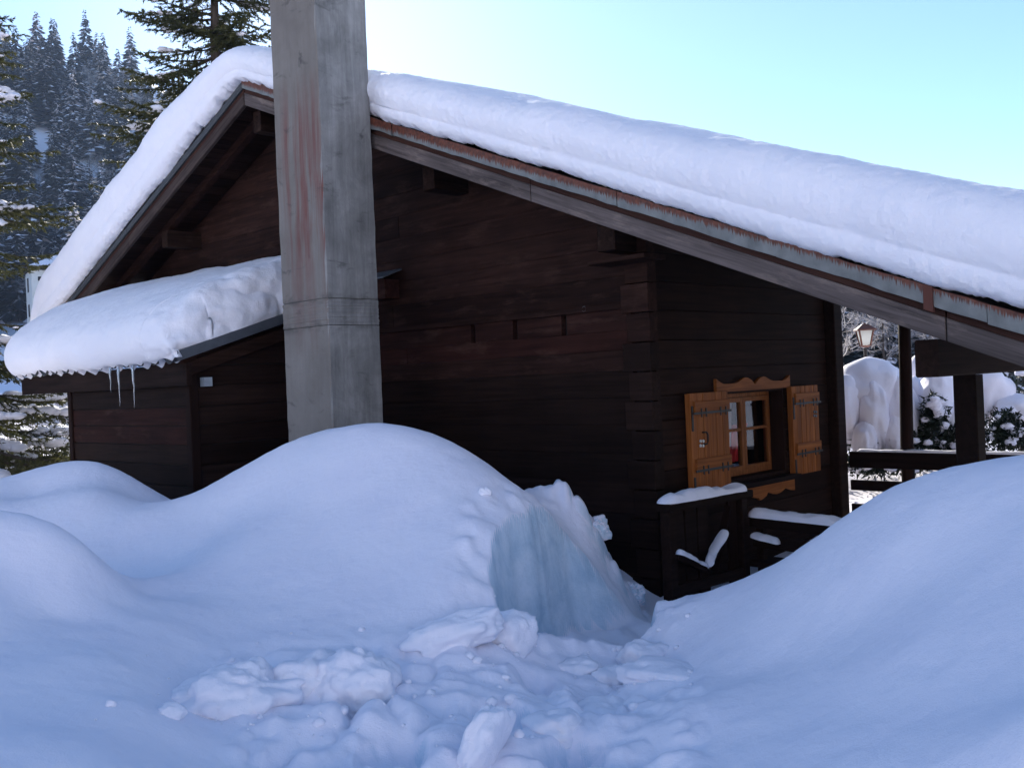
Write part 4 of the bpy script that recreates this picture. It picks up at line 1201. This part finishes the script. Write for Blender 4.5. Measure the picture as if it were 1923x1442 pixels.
shrub('scrubby snow-dusted shrub in the sun left of the shed wall', -10.6, 23.0, -1.35, 1.5, 1.35, 71, 'twig_frost', 5200)
shrub('low green shrub in the sunlit gap left of the shed', -9.2, 19.5, -1.4, .8, .9, 72, 'needle')

# ---------------------------------------------------------------- snow-smothered bushes behind the terrace
def bush(label, lobes, org, leaves, seed):
    root = thing('bush', 'w', org, label, 'bush', 'snow-laden bushes behind the terrace')
    SV, SF, ns = [], [], 0
    rs = np.random.default_rng(seed)
    for (cx, cy, cz, rx, ry, rz) in lobes:
        v, f = ICO[4]
        n1 = vn(v + cx, 1.4, seed, 2); n2 = vn(v * np.array([1, 1, .35]) + cx, 3.6, seed + 1, 3)
        D = v * (1 + .13 * n1 + .08 * n2 * (v[:, 2] < .6))[:, None]
        lowp = np.clip(-v[:, 2], 0, 1)
        D[:, 2] += lowp * .5 * vn(v * np.array([1, 1, .1]) + cx, 4.5, seed + 2, 2)
        SV.append(D * np.array([rx, ry, rz]) + np.array([cx, cy, cz])); SF.append(f + ns); ns += len(v)
    n = 2600
    LV = []
    for (cx, cy, cz, rx, ry, rz) in leaves:
        d = rs.normal(size=(n, 3)); d /= np.linalg.norm(d, axis=1, keepdims=True)
        c = d * np.minimum(1.1, np.abs(rs.normal(size=n)) * .6 * (1 + .9 * vn(d * 1.3 + cx, 2.0, seed)))[:, None] * np.array([rx, ry, rz]) + np.array([cx, cy, cz])
        a = rs.normal(size=(n, 3)); a /= np.linalg.norm(a, axis=1, keepdims=True)
        b = np.cross(a, rs.normal(size=(n, 3))); b /= np.linalg.norm(b, axis=1, keepdims=True)
        ln = rs.uniform(.04, .10, n)[:, None]
        LV.append(np.stack([c - b * ln * .22, c + b * ln * .22, c + a * ln], 1).reshape(-1, 3))
    for (cx, cy, cz, rx, ry, rz) in leaves:
        for i in range(14):
            v, f = ICO[2]; th = rs.uniform(0, 6.28); s_ = rs.uniform(.025, .07)
            c = np.array([cx + math.cos(th) * rx * rs.uniform(.2, .9), cy - abs(math.sin(th)) * ry * .8, cz + rz * rs.uniform(-.5, .9)])
            SV.append(v * np.array([1.2, 1.0, .8]) * s_ * (1 + .35 * vn(v + i, 1.9, seed, 2))[:, None] + c); SF.append(f + ns); ns += len(v)
    LV = np.vstack(LV)
    put('leaves', LV, np.arange(len(LV)).reshape(-1, 3), 'needle_dark', root)['kind'] = 'stuff'
    put('snow_cap', np.vstack(SV), np.vstack(SF), 'snow_soft', root, smooth=True)['kind'] = 'stuff'


bush('broad bush buried under a peaked snow dome behind the window wall post', [(4.92, 13.7, -.42, .50, .5, .54), (4.48, 13.45, -.62, .27, .3, .52), (4.85, 13.3, -.72, .20, .25, .52), (5.22, 13.35, -.70, .24, .3, .50), (5.5, 13.6, -.62, .22, .3, .40), (4.66, 13.15, -1.05, .15, .2, .32), (5.08, 13.15, -1.0, .17, .2, .32)], (4.9, 13.6, -1.6), [(4.9, 13.5, -1.2, .75, .5, .45), (5.35, 13.0, -1.15, .2, .15, .22), (4.75, 12.9, -1.32, .5, .15, .14)], 81)
bush('bush with a rounded snow cap between the slim post and the heavy post', [(5.98, 14.2, -.28, .34, .36, .42), (5.72, 14.0, -.55, .26, .3, .30), (5.72, 13.3, -.62, .25, .28, .48), (5.9, 13.2, -.85, .2, .22, .3)], (5.9, 14, -1.6), [(5.9, 13.9, -.9, .55, .4, .55), (5.6, 13.2, -1.1, .3, .3, .35), (5.55, 13.0, -.72, .17, .15, .28), (5.85, 12.9, -1.1, .35, .2, .25)], 82)
bush('bush with drooping snow to the right of the heavy post', [(6.55, 13.6, -.45, .34, .34, .36), (6.80, 13.3, -.72, .30, .3, .26), (7.05, 13.3, -.8, .26, .26, .2), (6.62, 13.2, -.82, .16, .2, .24)], (6.7, 13.5, -1.6), [(6.8, 13.3, -1.05, .6, .3, .4), (7.35, 13.6, -.45, .4, .4, .55), (6.45, 12.95, -.95, .25, .15, .3), (6.95, 12.9, -1.1, .4, .15, .25)], 83)

# ---------------------------------------------------------------- garden lantern
lp = thing('lantern', 'w', (5.40, 15.0, -1.5), 'copper-roofed garden lantern with pale glass on a pole behind the snow domes', 'lantern')
MB().tube([(5.40, 15, -1.5), (5.40, 15, .26)], .028, 10).to('pole', 'black_iron', lp)
r1, r0, zt, zl = .145, .085, .54, .31
al = math.radians(38)
cs = [(math.cos(al + i * math.pi / 2), math.sin(al + i * math.pi / 2)) for i in range(4)]
for i in range(4):
    (a, b), (c, d) = cs[i], cs[(i + 1) % 4]
    MB().add([(5.4 + a * r0, 15 + b * r0, zl), (5.4 + c * r0, 15 + d * r0, zl), (5.4 + c * r1, 15 + d * r1, zt), (5.4 + a * r1, 15 + b * r1, zt)], [(0, 1, 2, 3)]).to('glass_pane', 'lamp_glass', lp)
    MB().bar((5.4 + a * r0 * 1.03, 15 + b * r0 * 1.03, zl - .01), (5.4 + a * r1 * 1.03, 15 + b * r1 * 1.03, zt + .005), .02, .02).to('corner_bar', 'copper_lamp', lp)
b = MB()
rr = .20
V = [(5.4 + a * rr, 15 + c * rr, zt + .005) for a, c in cs] + [(5.4 + a * .06, 15 + c * .06, zt + .085) for a, c in cs] + [(5.4 + a * rr, 15 + c * rr, zt - .012) for a, c in cs]
b.add(V, [(i, (i + 1) % 4, 4 + (i + 1) % 4, 4 + i) for i in range(4)] + [(4, 5, 6, 7)] + [(8 + i, 8 + (i + 1) % 4, (i + 1) % 4, i) for i in range(4)] + [(11, 10, 9, 8)]).to('lamp_roof', 'copper_lamp', lp)
MB().tube([(5.4, 15, zt + .08), (5.4, 15, zt + .11)], [.03, .012], 8).to('finial', 'copper_lamp', lp)
MB().tube([(5.4, 15, zl - .035), (5.4, 15, zl - .008)], [.05, .095], 8).to('lamp_base', 'copper_lamp', lp)

# ---------------------------------------------------------------- far white house
fh = thing('plaster_house', 'w', (-58, 122, 7.5), 'small white plastered house with snowy roof below the wooded hill', 'house')
ang = math.radians(33)
ux = np.array([math.cos(ang), math.sin(ang), 0]); uy = np.array([-math.sin(ang), math.cos(ang), 0]); O = np.array([-56.7, 117.5, 8.5])


def HP(a, b, z): return tuple(O + ux * a + uy * b + np.array([0, 0, z]))


HX, HY, HZ = 9.0, 5.2, 7.3
MB().add([HP(0, 0, 0), HP(HX, 0, 0), HP(HX, HY, 0), HP(0, HY, 0), HP(0, 0, HZ), HP(HX, 0, HZ), HP(HX, HY, HZ), HP(0, HY, HZ)], [(0, 1, 5, 4), (1, 2, 6, 5), (2, 3, 7, 6), (3, 0, 4, 7)]).to('wall', 'plaster', fh)
V = [HP(-.6, -.6, HZ - .1), HP(HX + .6, -.6, HZ - .1), HP(HX + .6, HY + .6, HZ - .1), HP(-.6, HY + .6, HZ - .1), HP(-.6, -.6, HZ + .25), HP(HX + .6, -.6, HZ + .25), HP(HX + .6, HY + .6, HZ + .25), HP(-.6, HY + .6, HZ + .25), HP(3.2, HY / 2, HZ + 2.1), HP(HX - 3.2, HY / 2, HZ + 2.1)]
rf_ = MB()
rf_.add(V, [(0, 1, 5, 4), (1, 2, 6, 5), (2, 3, 7, 6), (3, 0, 4, 7), (3, 2, 1, 0)], 0)
rf_.add(V, [(4, 5, 9, 8), (5, 6, 9), (6, 7, 8, 9), (7, 4, 8)], 1)
rf_.to('roof', ['wood_dark_x', 'snow_soft'], fh)
for a, w, z, h in ((.7, .5, 5.9, .5), (2.3, .9, 4.7, 1.8), (4.6, 1.0, 5.2, 1.3), (1.6, 1.0, 2.0, 1.5), (4.4, 1.0, 2.0, 1.5)):
    w_ = MB().add([HP(a, -.05, z), HP(a + w, -.05, z), HP(a + w, -.05, z + h), HP(a, -.05, z + h), HP(a, .05, z), HP(a + w, .05, z), HP(a + w, .05, z + h), HP(a, .05, z + h)], [(0, 1, 2, 3), (0, 4, 5, 1), (1, 5, 6, 2), (2, 6, 7, 3), (3, 7, 4, 0)]).to('window', 'wood_dark_x', fh)
for b_, w, z, h in ((2.6, .9, 4.8, 1.7), (2.6, .9, 1.8, 1.5)):
    MB().add([HP(-.05, b_, z), HP(-.05, b_ + w, z), HP(-.05, b_ + w, z + h), HP(-.05, b_, z + h), HP(.05, b_, z), HP(.05, b_ + w, z), HP(.05, b_ + w, z + h), HP(.05, b_, z + h)], [(3, 2, 1, 0), (1, 5, 4, 0), (2, 6, 5, 1), (3, 7, 6, 2), (0, 4, 7, 3)]).to('window', 'wood_dark_x', fh)

# ---------------------------------------------------------------- the wooded hillside: every tree an object, meshes shared
def far_conifer(seed, snowy):
    rs = np.random.default_rng(seed)
    V, F, M = [], [], []

    def tri(a, b, c, m_):
        k = len(V); V.extend([a, b, c]); F.append((k, k + 1, k + 2)); M.append(m_)

    H = 1.0
    for i in range(7):
        a0, a1 = i * 2 * math.pi / 7, (i + 1) * 2 * math.pi / 7
        tri((.012 * math.cos(a0), .012 * math.sin(a0), -.02), (.012 * math.cos(a1), .012 * math.sin(a1), -.02), (0, 0, .5), 2)
    nl = 34
    for l in range(nl):
        h = .07 + .92 * (l / nl)
        R = .205 * (1 - h) ** .8 * rs.uniform(.82, 1.12) + .006
        for k in range(int(8 + 12 * (1 - h))):
            az = rs.uniform(0, 2 * math.pi); r = R * rs.uniform(.7, 1.12)
            dr = r * rs.uniform(.25, .55)
            d = np.array([math.cos(az), math.sin(az), 0]); s = np.array([-math.sin(az), math.cos(az), 0])
            hh = h + rs.uniform(-.012, .012)
            w = r * rs.uniform(.16, .30) + .004
            tip = d * r + np.array([0, 0, hh - dr]); p0 = d * r * .12 + np.array([0, 0, hh])
            ml, mr_ = d * r * .62 + s * w + np.array([0, 0, hh - dr * .75]), d * r * .62 - s * w + np.array([0, 0, hh - dr * .75])
            mid_ = d * r * .6 + np.array([0, 0, hh - dr * .42])
            sn = 1 if rs.random() < snowy else 0
            tri(p0, mid_, ml, sn); tri(p0, mr_, mid_, sn); tri(mid_, tip, ml, 1 if rs.random() < snowy else 0); tri(mid_, mr_, tip, 1 if rs.random() < snowy else 0)
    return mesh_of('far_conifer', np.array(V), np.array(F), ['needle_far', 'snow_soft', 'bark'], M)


def far_broadleaf(seed):
    rs = np.random.default_rng(seed)
    V, F, M = [], [], []

    def stick(a, b, r, m_):
        d = b - a; s = np.cross(d, rs.normal(size=3)); s /= np.linalg.norm(s) + 1e-9
        k = len(V); V.extend([a - s * r, a + s * r, b]); F.append((k, k + 1, k + 2)); M.append(m_)

    stick(np.zeros(3) - np.array([0, 0, .03]), np.array([0, 0, .8]), .014, 1); stick(np.zeros(3), np.array([.01, 0, .8]), .014, 1)

    def grow(p, d, L, lev):
        e = p + d * L
        stick(p, e, .008 * .55 ** lev + .0013, 1 if lev < 2 else 0)
        if lev >= 4: return
        for _ in range(4 if lev < 3 else 6):
            q = p + d * L * rs.uniform(.35, 1.0)
            nd = d + rs.normal(size=3) * .55 + np.array([0, 0, .1]); nd /= np.linalg.norm(nd)
            grow(q, nd, L * rs.uniform(.5, .75), lev + 1)

    for _ in range(7):
        az = rs.uniform(0, 6.28); d = np.array([math.cos(az) * .6, math.sin(az) * .6, .8]); d /= np.linalg.norm(d)
        grow(np.array([0, 0, rs.uniform(.2, .55)]), d, rs.uniform(.18, .28), 1)
    return mesh_of('far_broadleaf', np.array(V), np.array(F), ['twig_frost', 'bark'], M)


CONS = [far_conifer(101, .10), far_conifer(102, .18), far_conifer(103, .34), far_conifer(104, .13), far_conifer(105, .22)]
BROAD = [far_broadleaf(s) for s in (201, 202, 203)]


def plant(me, name, x, y, h, wide, rot, label, cat, group):
    o = bpy.data.objects.new(name, me)
    COL.objects.link(o)
    z = float(field_z(np.array([x]), np.array([y]))[0])
    o.location = (x, y, z + E - .2)
    o.scale = (h * wide, h * wide, h)
    o.rotation_euler = (0, 0, rot)
    tag(o, label, cat, group)


rs = random.Random(33)
for row, y0 in enumerate((126, 134, 142, 150, 159, 169, 180, 192, 205, 220, 236, 250, 264)):
    u = -.64
    while u < -.26:
        y = y0 + rs.uniform(-4, 4)
        uu_ = u + rs.uniform(-.008, .008)
        x = uu_ * y
        near_house = (-.535 < uu_ < -.43) and y < 138
        if near_house:
            u += .03; continue
        if rs.random() < .30 and row > 0:
            plant(rs.choice(BROAD), 'broadleaf_tree', x, y, rs.uniform(10, 15), 1.2, rs.uniform(0, 6.28), 'bare frosted tree among the spruces of the wooded hillside', 'tree', 'bare trees on the wooded hillside')
        else:
            plant(rs.choice(CONS), 'spruce_tree', x, y, rs.uniform(13, 23), rs.uniform(.95, 1.3), rs.uniform(0, 6.28), 'snow-dusted spruce in the dense wood on the far hillside', 'tree', 'spruces on the wooded hillside')
        u += rs.uniform(.019, .031) * 150 / y
for (px_u, y, h, lab) in ((-.437, 124, 20, 'tall pointed snowy spruce in front of the wooded hill, nearest of its slope'), (-.372, 140, 19, 'snow-heavy spruce of the hillside closest to the chalet roof')):
    plant(CONS[2], 'spruce_tree', px_u * y, y, h, 1.15, 1.0, lab, 'tree', None)
# frosted wood beyond the terrace
for row, y0 in enumerate((34, 40, 47, 55, 64)):
    u = .26
    while u < .60:
        y = y0 + rs.uniform(-2.5, 2.5); x = (u + rs.uniform(-.012, .012)) * y
        if rs.random() < .75:
            plant(rs.choice(BROAD), 'broadleaf_tree', x, y, rs.uniform(.11, .165) * y, 1.3, rs.uniform(0, 6.28), 'bare frosted tree of the wood seen under the terrace roof', 'tree', 'bare trees beyond the terrace')
        else:
            plant(rs.choice(CONS), 'spruce_tree', x, y, rs.uniform(.12, .17) * y, 1.3, rs.uniform(0, 6.28), 'frosted spruce of the wood seen under the terrace roof', 'tree', 'spruces beyond the terrace')
        u += rs.uniform(.018, .034) * 40 / y

# ---------------------------------------------------------------- the air between here and the hill
hb = MB().box(-190, 120, -60, 330, -4.2, 150)
o = bpy.data.objects.new('haze', mesh_of('haze', np.array(hb.v), hb.f, []))
COL.objects.link(o); o.location = (0, 0, E); o['kind'] = 'stuff'
hm = bpy.data.materials.new('haze'); hm.use_nodes = True
for n_ in list(hm.node_tree.nodes):
    if n_.type == 'BSDF_PRINCIPLED': hm.node_tree.nodes.remove(n_)
pv = hm.node_tree.nodes.new('ShaderNodeVolumePrincipled')
pv.inputs['Color'].default_value = (.55, .70, 1.0, 1)
pv.inputs['Density'].default_value = .0004
pv.inputs['Anisotropy'].default_value = .0
hm.node_tree.links.new(pv.outputs[0], [n_ for n_ in hm.node_tree.nodes if n_.type == 'OUTPUT_MATERIAL'][0].inputs['Volume'])
o.data.materials.append(hm)
